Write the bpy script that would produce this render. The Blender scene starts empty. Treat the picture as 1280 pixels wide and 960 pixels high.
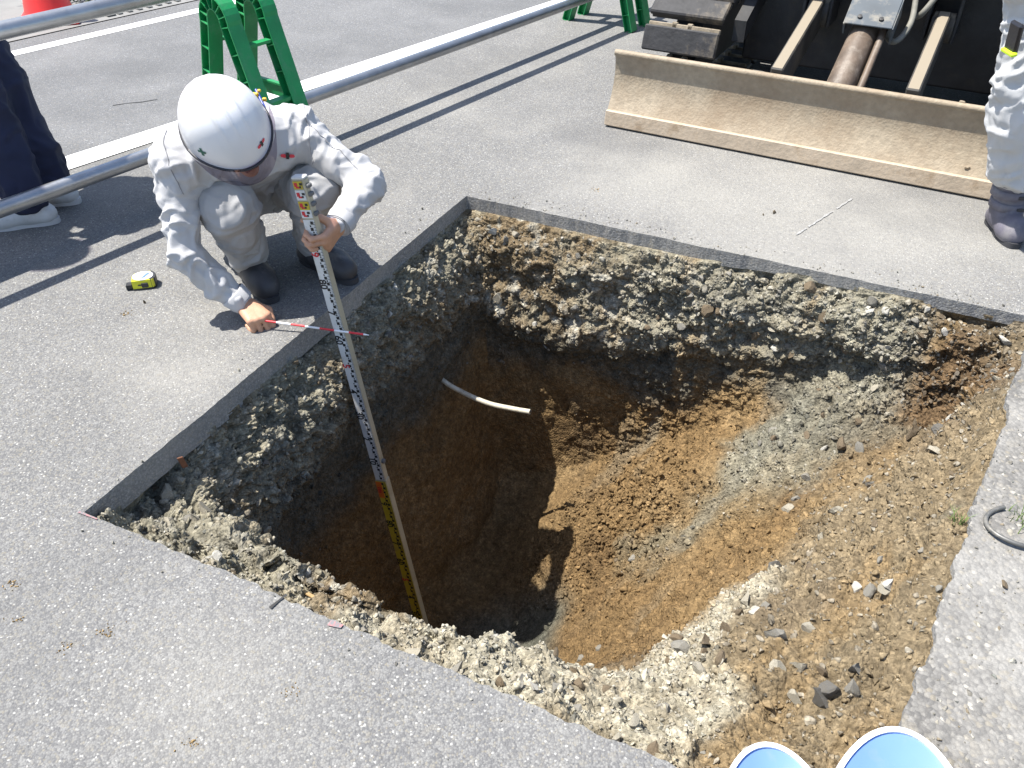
import bpy, math, random
import numpy as np
from mathutils import Vector, Matrix

# ------------------------------------------------------------------ camera, light, exposure
S = bpy.context.scene
C = S.collection
cam_d = bpy.data.cameras.new('camera'); cam = bpy.data.objects.new('camera', cam_d); C.objects.link(cam)
cam.location = (0, 0, 1.5); cam.rotation_euler = (math.radians(90 - 38), 0, 0)
cam_d.sensor_width = 36; cam_d.lens = 36 * 1035 / 1280
cam_d.clip_start = 0.05; cam_d.clip_end = 300
S.camera = cam
SUN = Vector((-0.425, 0.045, 1.0)).normalized()
world = bpy.data.worlds.new('World'); S.world = world; world.use_nodes = True
wn = world.node_tree; bg = wn.nodes['Background']
sky = wn.nodes.new('ShaderNodeTexSky'); sky.sky_type = 'NISHITA'; sky.sun_disc = False
sky.sun_elevation = math.asin(SUN.z); sky.sun_rotation = math.atan2(SUN.x, SUN.y)
sky.altitude = 50; sky.air_density = 1.0; sky.dust_density = 1.2
wn.links.new(sky.outputs[0], bg.inputs[0]); bg.inputs[1].default_value = 0.105
sun_d = bpy.data.lights.new('sun', 'SUN'); sun_d.energy = 4.4; sun_d.angle = math.radians(0.5); sun_d.color = (1.0, 0.955, 0.88)
sun = bpy.data.objects.new('sun', sun_d); C.objects.link(sun)
sun.rotation_euler = SUN.to_track_quat('Z', 'Y').to_euler()
S.view_settings.view_transform = 'Standard'; S.view_settings.look = 'None'
S.view_settings.exposure = 1.15; S.view_settings.gamma = 1.0
S.view_settings.use_curve_mapping = False
S.render.engine = 'CYCLES'

rng = np.random.default_rng(7)
random.seed(7)

# ------------------------------------------------------------------ numpy noise
def _h(ix, iy, iz, s):
    n = (ix.astype(np.int64) * 374761393 + iy.astype(np.int64) * 668265263 + iz.astype(np.int64) * 2147483647 + s * 1274126177) & 0xffffffff
    n = ((n ^ (n >> 13)) * 1274126177) & 0xffffffff
    n = ((n ^ (n >> 16)) * 2246822519) & 0xffffffff
    return ((n ^ (n >> 15)) & 0xffffff) / float(0xffffff)
def vnoise(p, s=0):
    i = np.floor(p).astype(np.int64); f = p - i; f = f * f * f * (f * (f * 6 - 15) + 10)
    r = 0
    for dx in (0, 1):
        wx = f[:, 0] if dx else 1 - f[:, 0]
        for dy in (0, 1):
            wy = f[:, 1] if dy else 1 - f[:, 1]
            for dz in (0, 1):
                wz = f[:, 2] if dz else 1 - f[:, 2]
                r = r + wx * wy * wz * _h(i[:, 0] + dx, i[:, 1] + dy, i[:, 2] + dz, s)
    return r * 2 - 1
def fbm(p, o=4, s=0, g=0.5):
    r = 0; a = 1; t = 0
    for k in range(o):
        r = r + a * vnoise(p * 2 ** k + k * 17.3, s + k); t += a; a *= g
    return r / t
def worley(p, s=0):
    i = np.floor(p).astype(np.int64); best = np.full(len(p), 9.0); second = np.full(len(p), 9.0); idd = np.zeros(len(p))
    for dx in (-1, 0, 1):
        for dy in (-1, 0, 1):
            for dz in (-1, 0, 1):
                c = i + np.array([dx, dy, dz])
                q = np.stack([_h(c[:, 0], c[:, 1], c[:, 2], s + k) for k in (11, 12, 13)], 1) + c
                d = np.sqrt(((q - p) ** 2).sum(1)); hh = _h(c[:, 0], c[:, 1], c[:, 2], s + 14)
                m = d < best
                second = np.where(m, best, np.minimum(second, d)); idd = np.where(m, hh, idd); best = np.where(m, d, best)
    return best, second, idd
def sstep(a, b, x):
    t = np.clip((x - a) / (b - a), 0, 1); return t * t * (3 - 2 * t)

# ------------------------------------------------------------------ object helpers
def mesh_np(name, v, f, mat=None, smooth=True, parent=None, cols=None, mats=None, mi=None):
    me = bpy.data.meshes.new(name)
    v = np.asarray(v, np.float32)
    if isinstance(f, np.ndarray):
        n, k = f.shape
        me.vertices.add(len(v)); me.vertices.foreach_set('co', v.ravel())
        me.loops.add(n * k); me.loops.foreach_set('vertex_index', f.astype(np.int32).ravel())
        me.polygons.add(n); me.polygons.foreach_set('loop_start', np.arange(0, n * k, k, dtype=np.int32))
        me.polygons.foreach_set('loop_total', np.full(n, k, np.int32))
        me.update(calc_edges=True)
    else:
        me.from_pydata([tuple(x) for x in v.tolist()], [], [tuple(int(a) for a in q) for q in f]); me.update()
    if smooth: me.polygons.foreach_set('use_smooth', np.ones(len(me.polygons), bool))
    if cols is not None:
        a = me.color_attributes.new('col', 'FLOAT_COLOR', 'POINT')
        c4 = np.ones((len(v), 4), np.float32); c4[:, :cols.shape[1]] = cols
        a.data.foreach_set('color', c4.ravel())
    for m in (mats or ([mat] if mat else [])): me.materials.append(m)
    if mi is not None: me.polygons.foreach_set('material_index', np.asarray(mi, np.int32))
    me.validate()
    o = bpy.data.objects.new(name, me); C.objects.link(o)
    if parent: o.parent = parent
    return o
def tag(o, label=None, cat=None, group=None, kind=None):
    if label: o['label'] = label
    if cat: o['category'] = cat
    if group: o['group'] = group
    if kind: o['kind'] = kind
    return o
def empty(name, loc=(0, 0, 0), rz=0, label=None, cat=None, group=None):
    o = bpy.data.objects.new(name, None); C.objects.link(o); o.empty_display_size = 0.1
    o.location = loc; o.rotation_euler = (0, 0, rz)
    return tag(o, label, cat, group)
def copy_tree(o, parent=None):
    c = o.copy(); C.objects.link(c); c.parent = parent
    for ch in list(o.children): copy_tree(ch, c)
    return c

class MB:
    """collects shapes into one mesh"""
    def __init__(s): s.v = []; s.f = []; s.m = []
    def add(s, v, f, m=0):
        o = len(s.v); s.v += [tuple(x) for x in v]; s.f += [tuple(i + o for i in q) for q in f]; s.m += [m] * len(f); return s
    def box(s, c, size, R=None, bev=0.0, m=0):
        hx, hy, hz = [a / 2 for a in size]; R = R if R is not None else Matrix.Identity(3); c = Vector(c)
        b = min(bev, hx * .9, hy * .9, hz * .9)
        if b <= 0:
            p = [(x, y, z) for x in (-hx, hx) for y in (-hy, hy) for z in (-hz, hz)]
            f = [(0, 1, 3, 2), (4, 6, 7, 5), (0, 4, 5, 1), (2, 3, 7, 6), (0, 2, 6, 4), (1, 5, 7, 3)]
        else:
            p = []; idx = {}
            for sx in (-1, 1):
                for sy in (-1, 1):
                    for sz in (-1, 1):
                        for ax in range(3):
                            q = [sx * (hx - b), sy * (hy - b), sz * (hz - b)]
                            q[ax] = (sx * hx, sy * hy, sz * hz)[ax]
                            idx[(sx, sy, sz, ax)] = len(p); p.append(tuple(q))
            f = []
            for ax in range(3):
                u, w = [(1, 2), (2, 0), (0, 1)][ax]
                for sg in (-1, 1):
                    q = []
                    for a, d in ((-1, -1), (1, -1), (1, 1), (-1, 1)):
                        k = [0, 0, 0]; k[ax] = sg; k[u] = a; k[w] = d; q.append(idx[(k[0], k[1], k[2], ax)])
                    f.append(tuple(q if sg > 0 else q[::-1]))
            for ax in range(3):
                u, w = [(1, 2), (2, 0), (0, 1)][ax]
                for a in (-1, 1):
                    for d in (-1, 1):
                        def I(e, g):
                            k = [0, 0, 0]; k[ax] = e; k[u] = a; k[w] = d; return idx[(k[0], k[1], k[2], g)]
                        q = [I(-1, u), I(1, u), I(1, w), I(-1, w)]
                        f.append(tuple(q if a * d > 0 else q[::-1]))
            for sx in (-1, 1):
                for sy in (-1, 1):
                    for sz in (-1, 1):
                        q = [idx[(sx, sy, sz, a)] for a in range(3)]
                        f.append(tuple(q if sx * sy * sz > 0 else q[::-1]))
        s.add([c + R @ Vector(x) for x in p], f, m); return s
    def tube(s, pts, r, n=14, cap=True, m=0):
        pts = [Vector(p) for p in pts]; rr = r if hasattr(r, '__len__') else [r] * len(pts)
        v = []; f = []; prev = None
        for i, p in enumerate(pts):
            t = (pts[min(i + 1, len(pts) - 1)] - pts[max(i - 1, 0)]).normalized()
            if prev is None:
                a = t.orthogonal().normalized()
            else:
                a = (prev - t * prev.dot(t)).normalized()
            prev = a; b = t.cross(a)
            for k in range(n):
                an = 2 * math.pi * k / n; v.append(p + (a * math.cos(an) + b * math.sin(an)) * rr[i])
        for i in range(len(pts) - 1):
            for k in range(n):
                f.append((i * n + k, i * n + (k + 1) % n, (i + 1) * n + (k + 1) % n, (i + 1) * n + k))
        if cap: f.append(tuple(range(n))[::-1]); f.append(tuple(range((len(pts) - 1) * n, len(pts) * n)))
        s.add(v, f, m); return s
    def lathe(s, prof, n=24, R=None, o=(0, 0, 0), m=0):
        R = R if R is not None else Matrix.Identity(3); o = Vector(o); v = []; f = []
        for (r, z) in prof:
            for k in range(n):
                a = 2 * math.pi * k / n; v.append(o + R @ Vector((r * math.cos(a), r * math.sin(a), z)))
        for i in range(len(prof) - 1):
            for k in range(n): f.append((i * n + k, i * n + (k + 1) % n, (i + 1) * n + (k + 1) % n, (i + 1) * n + k))
        if prof[0][0] > 1e-4: f.append(tuple(range(n))[::-1])
        if prof[-1][0] > 1e-4: f.append(tuple(range((len(prof) - 1) * n, len(prof) * n)))
        s.add(v, f, m); return s
    def prism(s, poly, o, X, Y, Z, h, m=0):
        o, X, Y, Z = Vector(o), Vector(X), Vector(Y), Vector(Z); n = len(poly)
        v = [o + X * a + Y * b for a, b in poly] + [o + X * a + Y * b + Z * h for a, b in poly]
        f = [tuple(range(n))[::-1], tuple(range(n, 2 * n))] + [(i, (i + 1) % n, n + (i + 1) % n, n + i) for i in range(n)]
        s.add(v, f, m); return s
    def build(s, name, mat, parent=None, smooth=False, auto=None):
        mats = mat if isinstance(mat, (list, tuple)) else [mat]
        o = mesh_np(name, np.array([tuple(x) for x in s.v]), s.f, smooth=smooth, parent=parent, mats=mats, mi=s.m)
        if auto:
            me = o.data; me.polygons.foreach_set('use_smooth', np.ones(len(me.polygons), bool))
            try: me.set_sharp_from_angle(angle=math.radians(auto))
            except Exception: pass
        return o
def rotm(X, Z):
    X = Vector(X).normalized(); Z = Vector(Z); Z = (Z - X * Z.dot(X)).normalized(); Y = Z.cross(X)
    return Matrix((X, Y, Z)).transposed()

# ------------------------------------------------------------------ materials
def new_mat(name):
    m = bpy.data.materials.new(name); m.use_nodes = True
    return m, m.node_tree.nodes, m.node_tree.links, m.node_tree.nodes['Principled BSDF']
def simple(name, col, rough=0.6, metal=0.0, var=0.12, scale=12.0, bump=0.0, bscale=60.0, dirt=None, dscale=4.0, dlo=.5, dhi=.7, coat=0.0, spec=0.5, detail=6, top=None, tlo=.75, thi=.95):
    m, N, L, B = new_mat(name)
    tc = N.new('ShaderNodeTexCoord'); nz = N.new('ShaderNodeTexNoise'); nz.inputs['Scale'].default_value = scale; nz.inputs['Detail'].default_value = detail
    L.new(tc.outputs['Object'], nz.inputs['Vector'])
    rp = N.new('ShaderNodeValToRGB'); rp.color_ramp.elements[0].position = .3; rp.color_ramp.elements[1].position = .7
    rp.color_ramp.elements[0].color = (*[c * (1 - var) for c in col], 1); rp.color_ramp.elements[1].color = (*[min(1, c * (1 + var)) for c in col], 1)
    L.new(nz.outputs['Fac'], rp.inputs[0]); out = rp.outputs[0]
    if dirt:
        n2 = N.new('ShaderNodeTexNoise'); n2.inputs['Scale'].default_value = dscale; n2.inputs['Detail'].default_value = 9; n2.inputs['Roughness'].default_value = .68
        L.new(tc.outputs['Object'], n2.inputs['Vector'])
        r2 = N.new('ShaderNodeMapRange'); r2.inputs[1].default_value = dlo; r2.inputs[2].default_value = dhi; L.new(n2.outputs['Fac'], r2.inputs[0])
        mx = N.new('ShaderNodeMix'); mx.data_type = 'RGBA'; L.new(r2.outputs[0], mx.inputs[0]); L.new(out, mx.inputs[6]); mx.inputs[7].default_value = (*dirt, 1)
        out = mx.outputs[2]
    if top:
        ge = N.new('ShaderNodeNewGeometry'); sx_ = N.new('ShaderNodeSeparateXYZ'); L.new(ge.outputs['Normal'], sx_.inputs[0])
        mr = N.new('ShaderNodeMapRange'); mr.inputs[1].default_value = tlo; mr.inputs[2].default_value = thi; mr.inputs[4].default_value = .9; L.new(sx_.outputs[2], mr.inputs[0])
        out = mixc(N, L, mr.outputs[0], out, top)
    L.new(out, B.inputs['Base Color']); B.inputs['Roughness'].default_value = rough; B.inputs['Metallic'].default_value = metal
    B.inputs['Specular IOR Level'].default_value = spec
    if coat: B.inputs['Coat Weight'].default_value = coat; B.inputs['Coat Roughness'].default_value = .1
    if bump:
        n3 = N.new('ShaderNodeTexNoise'); n3.inputs['Scale'].default_value = bscale; n3.inputs['Detail'].default_value = 8; L.new(tc.outputs['Object'], n3.inputs['Vector'])
        bp = N.new('ShaderNodeBump'); bp.inputs['Strength'].default_value = bump; bp.inputs['Distance'].default_value = .01
        L.new(n3.outputs['Fac'], bp.inputs['Height']); L.new(bp.outputs[0], B.inputs['Normal'])
    return m
def ramp(N, L, src, stops, interp='LINEAR'):
    r = N.new('ShaderNodeValToRGB'); r.color_ramp.interpolation = interp
    while len(r.color_ramp.elements) < len(stops): r.color_ramp.elements.new(.5)
    for e, (p, c) in zip(r.color_ramp.elements, stops):
        e.position = p; e.color = (*(c if hasattr(c, '__len__') else (c, c, c)), 1)
    L.new(src, r.inputs[0]); return r.outputs[0]
def mixc(N, L, fac, a, b, mode='MIX'):
    m = N.new('ShaderNodeMix'); m.data_type = 'RGBA'; m.blend_type = mode
    for sock, v in ((m.inputs[0], fac), (m.inputs[6], a), (m.inputs[7], b)):
        if hasattr(v, 'links') or isinstance(v, bpy.types.NodeSocket): L.new(v, sock)
        elif hasattr(v, '__len__'): sock.default_value = (*v, 1)
        else: sock.default_value = v
    return m.outputs[2]
def noise(N, L, vec, sc, det=5, rough=.55):
    n = N.new('ShaderNodeTexNoise'); n.inputs['Scale'].default_value = sc; n.inputs['Detail'].default_value = det; n.inputs['Roughness'].default_value = rough
    L.new(vec, n.inputs['Vector']); return n.outputs['Fac']
def voro(N, L, vec, sc, out='Color', feat='F1'):
    n = N.new('ShaderNodeTexVoronoi'); n.feature = feat; n.inputs['Scale'].default_value = sc; L.new(vec, n.inputs['Vector']); return n.outputs[out]
def sep(N, L, c):
    s = N.new('ShaderNodeSeparateColor'); L.new(c, s.inputs[0]); return s.outputs[0]

def asphalt(name, stones, binder, dust, dustamt, spec_white, cell=130.0, bumpd=.0022, dlo=.5, dhi=.72, place=None, coarse=.6):
    m, N, L, B = new_mat(name)
    tc = N.new('ShaderNodeTexCoord'); vec = tc.outputs['Object']
    wv = N.new('ShaderNodeVectorMath'); wv.operation = 'ADD'
    nn = N.new('ShaderNodeTexNoise'); nn.inputs['Scale'].default_value = cell * .8; L.new(vec, nn.inputs['Vector'])
    sc = N.new('ShaderNodeVectorMath'); sc.operation = 'SCALE'; sc.inputs[3].default_value = .6 / cell; L.new(nn.outputs['Color'], sc.inputs[0])
    L.new(vec, wv.inputs[0]); L.new(sc.outputs[0], wv.inputs[1]); vw = wv.outputs[0]
    c1 = sep(N, L, voro(N, L, vw, cell)); d1 = voro(N, L, vw, cell, 'Distance')
    c2 = sep(N, L, voro(N, L, vw, cell * coarse)); d2 = voro(N, L, vw, cell * coarse, 'Distance')
    warm = [stones[0] * 1.12, stones[1] * 1.04, stones[2] * .88]
    col = ramp(N, L, c1, [(0, binder), (.3, [b * 1.15 for b in binder]), (.55, stones), (.8, [x * 1.15 for x in stones]), (.9, warm), (.96, [x * 1.25 for x in stones]), (.985, spec_white), (1, spec_white)])
    big = ramp(N, L, c2, [(0, binder), (.6, stones), (.8, warm), (.92, [x * 1.18 for x in stones]), (.985, [x * 1.3 for x in stones]), (1, [x * 1.35 for x in stones])])
    f2 = ramp(N, L, c2, [(.8, 0), (.83, .6), (1, .7)])
    col = mixc(N, L, f2, col, big)
    gap = ramp(N, L, d1, [(.35, 0), (.85, .6)])
    col = mixc(N, L, gap, col, [b * .8 for b in binder])
    lg = noise(N, L, vec, .9, 4, .55); col = mixc(N, L, .6, col, ramp(N, L, lg, [(.3, .82), (.7, 1.0)]), 'MULTIPLY')
    st = noise(N, L, vec, 4.5, 4, .55); col = mixc(N, L, .5, col, ramp(N, L, st, [(.3, .84), (.7, 1.0)]), 'MULTIPLY')
    dn = noise(N, L, vec, 1.6, 6, .6); df = ramp(N, L, dn, [(dlo, 0), (dhi, dustamt)])
    # fine break-up so that the dust lies in the pores
    fine = noise(N, L, vec, 55, 4, .6); fb = ramp(N, L, fine, [(.3, .45), (.7, 1.0)])
    mm = N.new('ShaderNodeMath'); mm.operation = 'MULTIPLY'; L.new(df, mm.inputs[0]); L.new(fb, mm.inputs[1]); fac = mm.outputs[0]
    col = mixc(N, L, fac, col, dust)
    if place:
        for (px, py, rad, amt) in place:
            sb = N.new('ShaderNodeVectorMath'); sb.operation = 'DISTANCE'; L.new(vec, sb.inputs[0]); sb.inputs[1].default_value = (px, py, 0)
            wob = N.new('ShaderNodeMath'); wob.operation = 'MULTIPLY_ADD'; L.new(noise(N, L, vec, 1.9, 7, .62), wob.inputs[0]); wob.inputs[1].default_value = rad * 1.5; L.new(sb.outputs['Value'], wob.inputs[2])
            mr = N.new('ShaderNodeMapRange'); mr.inputs[1].default_value = rad * 1.9; mr.inputs[2].default_value = rad * .8; mr.inputs[3].default_value = 0; mr.inputs[4].default_value = amt; L.new(wob.outputs[0], mr.inputs[0])
            m2 = N.new('ShaderNodeMath'); m2.operation = 'MULTIPLY'; L.new(mr.outputs[0], m2.inputs[0]); L.new(fb, m2.inputs[1])
            col = mixc(N, L, m2.outputs[0], col, dust)
    dk = noise(N, L, vec, .75, 7, .6); col = mixc(N, L, ramp(N, L, dk, [(.5, 0), (.66, .5)]), col, [b * .72 for b in binder])
    gr = noise(N, L, vec, 420, 2, .5); col = mixc(N, L, .5, col, ramp(N, L, gr, [(.3, .7), (.7, 1.2)]), 'MULTIPLY')
    dn2 = noise(N, L, vec, 5.5, 8, .68); col = mixc(N, L, ramp(N, L, dn2, [(.68, 0), (.78, .35)]), col, (.36, .29, .19))
    L.new(col, B.inputs['Base Color']); B.inputs['Roughness'].default_value = .88; B.inputs['Specular IOR Level'].default_value = .28
    h1 = ramp(N, L, d1, [(0, 1), (.8, 0)]); h2 = ramp(N, L, d2, [(0, 1), (.7, 0)])
    hm = N.new('ShaderNodeMath'); hm.operation = 'ADD'; L.new(h1, hm.inputs[0]); L.new(h2, hm.inputs[1])
    bp = N.new('ShaderNodeBump'); bp.inputs['Strength'].default_value = .75; bp.inputs['Distance'].default_value = bumpd
    L.new(hm.outputs[0], bp.inputs['Height']); L.new(bp.outputs[0], B.inputs['Normal'])
    return m

M = {}
M['pavement'] = asphalt('coarse_asphalt', (.212, .211, .205), (.143, .143, .144), (.31, .30, .272), .45, (.45, .445, .42), 230, .0014, place=[(1.2, 2.95, 1.0, .8), (-.95, 1.95, .25, .5), (.4, 3.3, .5, .4), (-.6, .95, .25, .35)], coarse=.45)
M['asphalt_worn'] = asphalt('crumbling_asphalt', (.205, .198, .184), (.135, .131, .124), (.35, .342, .322), .85, (.42, .395, .345), 105, .003, .40, .60, coarse=.38)
M['asphalt_road'] = asphalt('road_asphalt', (.180, .182, .186), (.134, .137, .142), (.25, .25, .25), .3, (.36, .36, .37), 190, .0012)
M['cut'] = asphalt('asphalt_saw_cut', (.30, .298, .29), (.205, .205, .205), (.36, .345, .31), .6, (.42, .41, .39), 190, .0009, .45, .62)
M['paint'] = simple('road_paint', (.74, .74, .73), .6, var=.04, scale=30, dirt=(.4, .4, .4), dscale=22, dlo=.6, dhi=.75)
M['gutter'] = simple('gutter_concrete', (.20, .198, .19), .85, var=.12, scale=5, bump=.2, bscale=90)

def soil_mat(name, bumpd=.009, rough=.95):
    m, N, L, B = new_mat(name)
    tc = N.new('ShaderNodeTexCoord'); vec = tc.outputs['Object']
    at = N.new('ShaderNodeAttribute'); at.attribute_name = 'col'
    v = voro(N, L, vec, 150); vs = sep(N, L, v)
    k = ramp(N, L, vs, [(0, .62), (.5, .95), (.9, 1.2), (1, 1.5)])
    col = mixc(N, L, .75, at.outputs['Color'], k, 'MULTIPLY')
    n2 = noise(N, L, vec, 38, 8, .65); col = mixc(N, L, .8, col, ramp(N, L, n2, [(.3, .48), (.7, 1.42)]), 'MULTIPLY')
    L.new(col, B.inputs['Base Color']); B.inputs['Roughness'].default_value = rough; B.inputs['Specular IOR Level'].default_value = .15
    h = N.new('ShaderNodeMath'); h.operation = 'ADD'; L.new(noise(N, L, vec, 90, 9, .7), h.inputs[0])
    d = voro(N, L, vec, 110, 'Distance'); d2 = ramp(N, L, d, [(0, .6), (.8, 0)]); L.new(d2, h.inputs[1])
    bp = N.new('ShaderNodeBump'); bp.inputs['Strength'].default_value = .9; bp.inputs['Distance'].default_value = bumpd
    L.new(h.outputs[0], bp.inputs['Height']); L.new(bp.outputs[0], B.inputs['Normal'])
    return m
M['soil'] = soil_mat('excavated_soil')
M['crumb'] = soil_mat('crumbled_stone', .003)

# ------------------------------------------------------------------ the ground with the trench
A = np.array([-.189, 3.187]); Bc = np.array([-1.051, 1.409]); Cc = np.array([.6, .63]); D = np.array([1.72, 2.27])
PC = (A + Bc + Cc + D) / 4
NA = 1280
sides = [(A, D, .052, 1), (D, Cc, .022, 3), (Cc, Bc, .045, 0), (Bc, A, .062, 2)]     # start, end, slab thickness, ground zone
lens = np.array([np.linalg.norm(q - p) for p, q, _, _ in sides])
cnt = np.round(NA * lens / lens.sum()).astype(int); cnt[-1] += NA - cnt.sum()
rim = []; thick = []; zone = []; tt = []
for (p, q, th, zn), n in zip(sides, cnt):
    d = (q - p) / np.linalg.norm(q - p); nr = np.array([d[1], -d[0]]); nr = nr if (PC - p) @ nr > 0 else -nr
    for i in range(n):
        t = i / n; P = p + (q - p) * t
        e = math.sin(math.pi * t) ** .3
        x3 = np.array([[P[0] * 9, P[1] * 9, 0.]]); x4 = np.array([[P[0] * 45, P[1] * 45, 3.]])
        amp = {3: .013, 1: .0042, 0: .007, 2: .0026}[zn]
        j = (fbm(x3, 3, 5)[0] * amp * 1.3 + fbm(x4, 3, 6)[0] * amp) * e
        rim.append(P + nr * j); zone.append(zn); tt.append(t)
        if zn == 1: th2 = .054 if t < .45 else .054 + (.026 - .054) * min(1, (t - .45) / .15)
        else: th2 = th
        thick.append(th2)
rim = np.array(rim); thick = np.array(thick)
thick = sum(np.roll(thick, k) for k in range(-12, 13)) / 25
zone = np.array(zone)
SX = .004 * 0
# top sheet: rings from the rim outwards to the far distance
rad = [1.0, 1.06, 1.2, 1.5, 2.2, 4, 10, 40]
V = []; 
for r in rad:
    V.append(np.c_[PC + (rim - PC) * r, np.zeros(NA)])
V = np.concatenate(V); F = []; MI = []
for k in range(len(rad) - 1):
    a = np.arange(NA); b = (a + 1) % NA
    F.append(np.c_[k * NA + a, (k + 1) * NA + a, (k + 1) * NA + b, k * NA + b]); MI.append(zone)
ground = mesh_np('ground', V, np.concatenate(F), smooth=False, mats=[M['pavement'], M['pavement'], M['pavement'], M['asphalt_worn']], mi=np.concatenate(MI))
tag(ground, kind='structure')
lowv = np.c_[rim, -thick - .02]; a = np.arange(NA); b = (a + 1) % NA
tag(mesh_np('saw_cut_face', np.concatenate([np.c_[rim, np.zeros(NA)], lowv]), np.c_[a, b, NA + b, NA + a], M['cut'], smooth=False, parent=ground))

# pit control rows: rim, then five rows down to the floor
ctrl = [
 (0, 0.0, [(-.14, 3.08, -.13), (-.12, 2.98, -.35), (-.15, 3.0, -.57), (-.07, 2.90, -1.30), (0, 2.6, -1.45)]),
 (0, .10, [(-.03, 2.99, -.15), (0, 2.915, -.50), (.02, 2.97, -.62), (.03, 2.88, -1.30), (.05, 2.6, -1.40)]),
 (0, .25, [(.25, 2.86, -.17), (.22, 2.825, -.51), (.24, 2.865, -.60), (.24, 2.82, -1.22), (.17, 2.55, -1.27)]),
 (0, .40, [(.54, 2.73, -.16), (.522, 2.71, -.40), (.53, 2.745, -.50), (.52, 2.70, -.98), (.33, 2.45, -1.06)]),
 (0, .55, [(.83, 2.60, -.15), (.82, 2.59, -.36), (.83, 2.615, -.46), (.79, 2.58, -.74), (.50, 2.36, -.92)]),
 (0, .70, [(1.12, 2.47, -.12), (1.10, 2.43, -.29), (1.10, 2.46, -.36), (1.00, 2.36, -.45), (.68, 2.25, -.76)]),
 (0, .85, [(1.40, 2.34, -.09), (1.38, 2.30, -.20), (1.34, 2.28, -.27), (1.17, 2.22, -.33), (.82, 2.15, -.62)]),
 (1, 0.0, [(1.66, 2.22, -.09), (1.58, 2.20, -.22), (1.50, 2.18, -.36), (1.25, 2.10, -.36), (.88, 2.08, -.58)]),
 (1, .20, [(1.46, 1.95, -.06), (1.38, 1.95, -.16), (1.28, 1.93, -.24), (1.10, 1.95, -.40), (.80, 1.98, -.62)]),
 (1, .40, [(1.23, 1.63, -.05), (1.15, 1.66, -.13), (1.02, 1.69, -.25), (.88, 1.72, -.41), (.65, 1.86, -.74)]),
 (1, .60, [(1.01, 1.31, -.04), (.93, 1.36, -.11), (.82, 1.42, -.21), (.68, 1.50, -.37), (.48, 1.75, -.83)]),
 (1, .80, [(.79, .98, -.03), (.72, 1.05, -.06), (.63, 1.16, -.13), (.52, 1.33, -.33), (.36, 1.68, -.93)]),
 (2, 0.0, [(.58, .68, -.03), (.53, .80, -.05), (.45, .98, -.09), (.37, 1.25, -.37), (.26, 1.65, -1.03)]),
 (2, .20, [(.28, .83, -.03), (.31, .92, -.07), (.31, 1.03, -.13), (.24, 1.28, -.48), (.15, 1.75, -1.18)]),
 (2, .35, [(.04, .95, -.07), (.08, 1.04, -.14), (.10, 1.12, -.21), (.10, 1.36, -.78), (.05, 1.80, -1.30)]),
 (2, .50, [(-.20, 1.08, -.09), (-.17, 1.14, -.16), (-.14, 1.20, -.23), (-.12, 1.27, -1.0), (-.12, 1.75, -1.45)]),
 (2, .65, [(-.45, 1.19, -.07), (-.42, 1.24, -.11), (-.40, 1.27, -.15), (-.40, 1.35, -1.1), (-.28, 1.75, -1.5)]),
 (2, .82, [(-.73, 1.32, -.06), (-.66, 1.36, -.07), (-.60, 1.38, -.09), (-.60, 1.50, -.9), (-.38, 1.85, -1.52)]),
 (3, 0.0, [(-.98, 1.44, -.06), (-.85, 1.47, -.07), (-.76, 1.54, -.20), (-.70, 1.68, -.9), (-.40, 1.95, -1.54)]),
 (3, .20, [(-.85, 1.75, -.13), (-.79, 1.75, -.26), (-.765, 1.79, -.48), (-.60, 1.93, -1.3), (-.38, 2.05, -1.56)]),
 (3, .40, [(-.675, 2.11, -.13), (-.605, 2.105, -.26), (-.60, 2.13, -.52), (-.42, 2.20, -1.35), (-.25, 2.20, -1.56)]),
 (3, .60, [(-.515, 2.46, -.14), (-.47, 2.45, -.32), (-.42, 2.45, -.60), (-.25, 2.42, -1.4), (-.15, 2.30, -1.53)]),
 (3, .80, [(-.32, 2.79, -.11), (-.245, 2.77, -.26), (-.225, 2.77, -.58), (-.09, 2.72, -1.42), (-.06, 2.45, -1.5)]),
]
start = np.concatenate([[0], np.cumsum(cnt)])
sp = np.array([start[s] + t * cnt[s] for s, t, _ in ctrl]); sp = np.append(sp, NA)
rows = np.array([r for _, _, r in ctrl]); rows = np.concatenate([rows, rows[:1]])
ia = np.arange(NA); K = []
K.append(np.c_[rim, -thick])
for k in range(5):
    R = np.stack([np.interp(ia, sp, rows[:, k, c]) for c in range(3)], 1)
    w = [6, 14, 18, 24, 40][k]
    ker = np.exp(-.5 * (np.arange(-3 * w, 3 * w + 1) / w) ** 2); ker /= ker.sum()
    R = np.stack([np.convolve(np.concatenate([R[-3 * w:, c], R[:, c], R[:3 * w, c]]), ker, 'valid') for c in range(3)], 1)
    K.append(R)
K.append(np.tile(np.array([.0, 2.12, -1.53]), (NA, 1)))
K = np.array(K)                                   # 7 x NA x 3
seg = [46, 58, 52, 76, 60, 40]; P = []
for k in range(6):
    p0 = K[max(k - 1, 0)]; p1 = K[k]; p2 = K[k + 1]; p3 = K[min(k + 2, 6)]
    for i in range(seg[k]):
        t = i / seg[k]
        cr = .5 * ((2 * p1) + (-p0 + p2) * t + (2 * p0 - 5 * p1 + 4 * p2 - p3) * t * t + (-p0 + 3 * p1 - 3 * p2 + p3) * t ** 3)
        P.append(.6 * cr + .4 * (p1 * (1 - t) + p2 * t))
P.append(K[6]); P = np.array(P); NR = len(P)      # NR x NA x 3
vv = np.repeat(np.arange(NR), NA) / (NR - 1)
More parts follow.
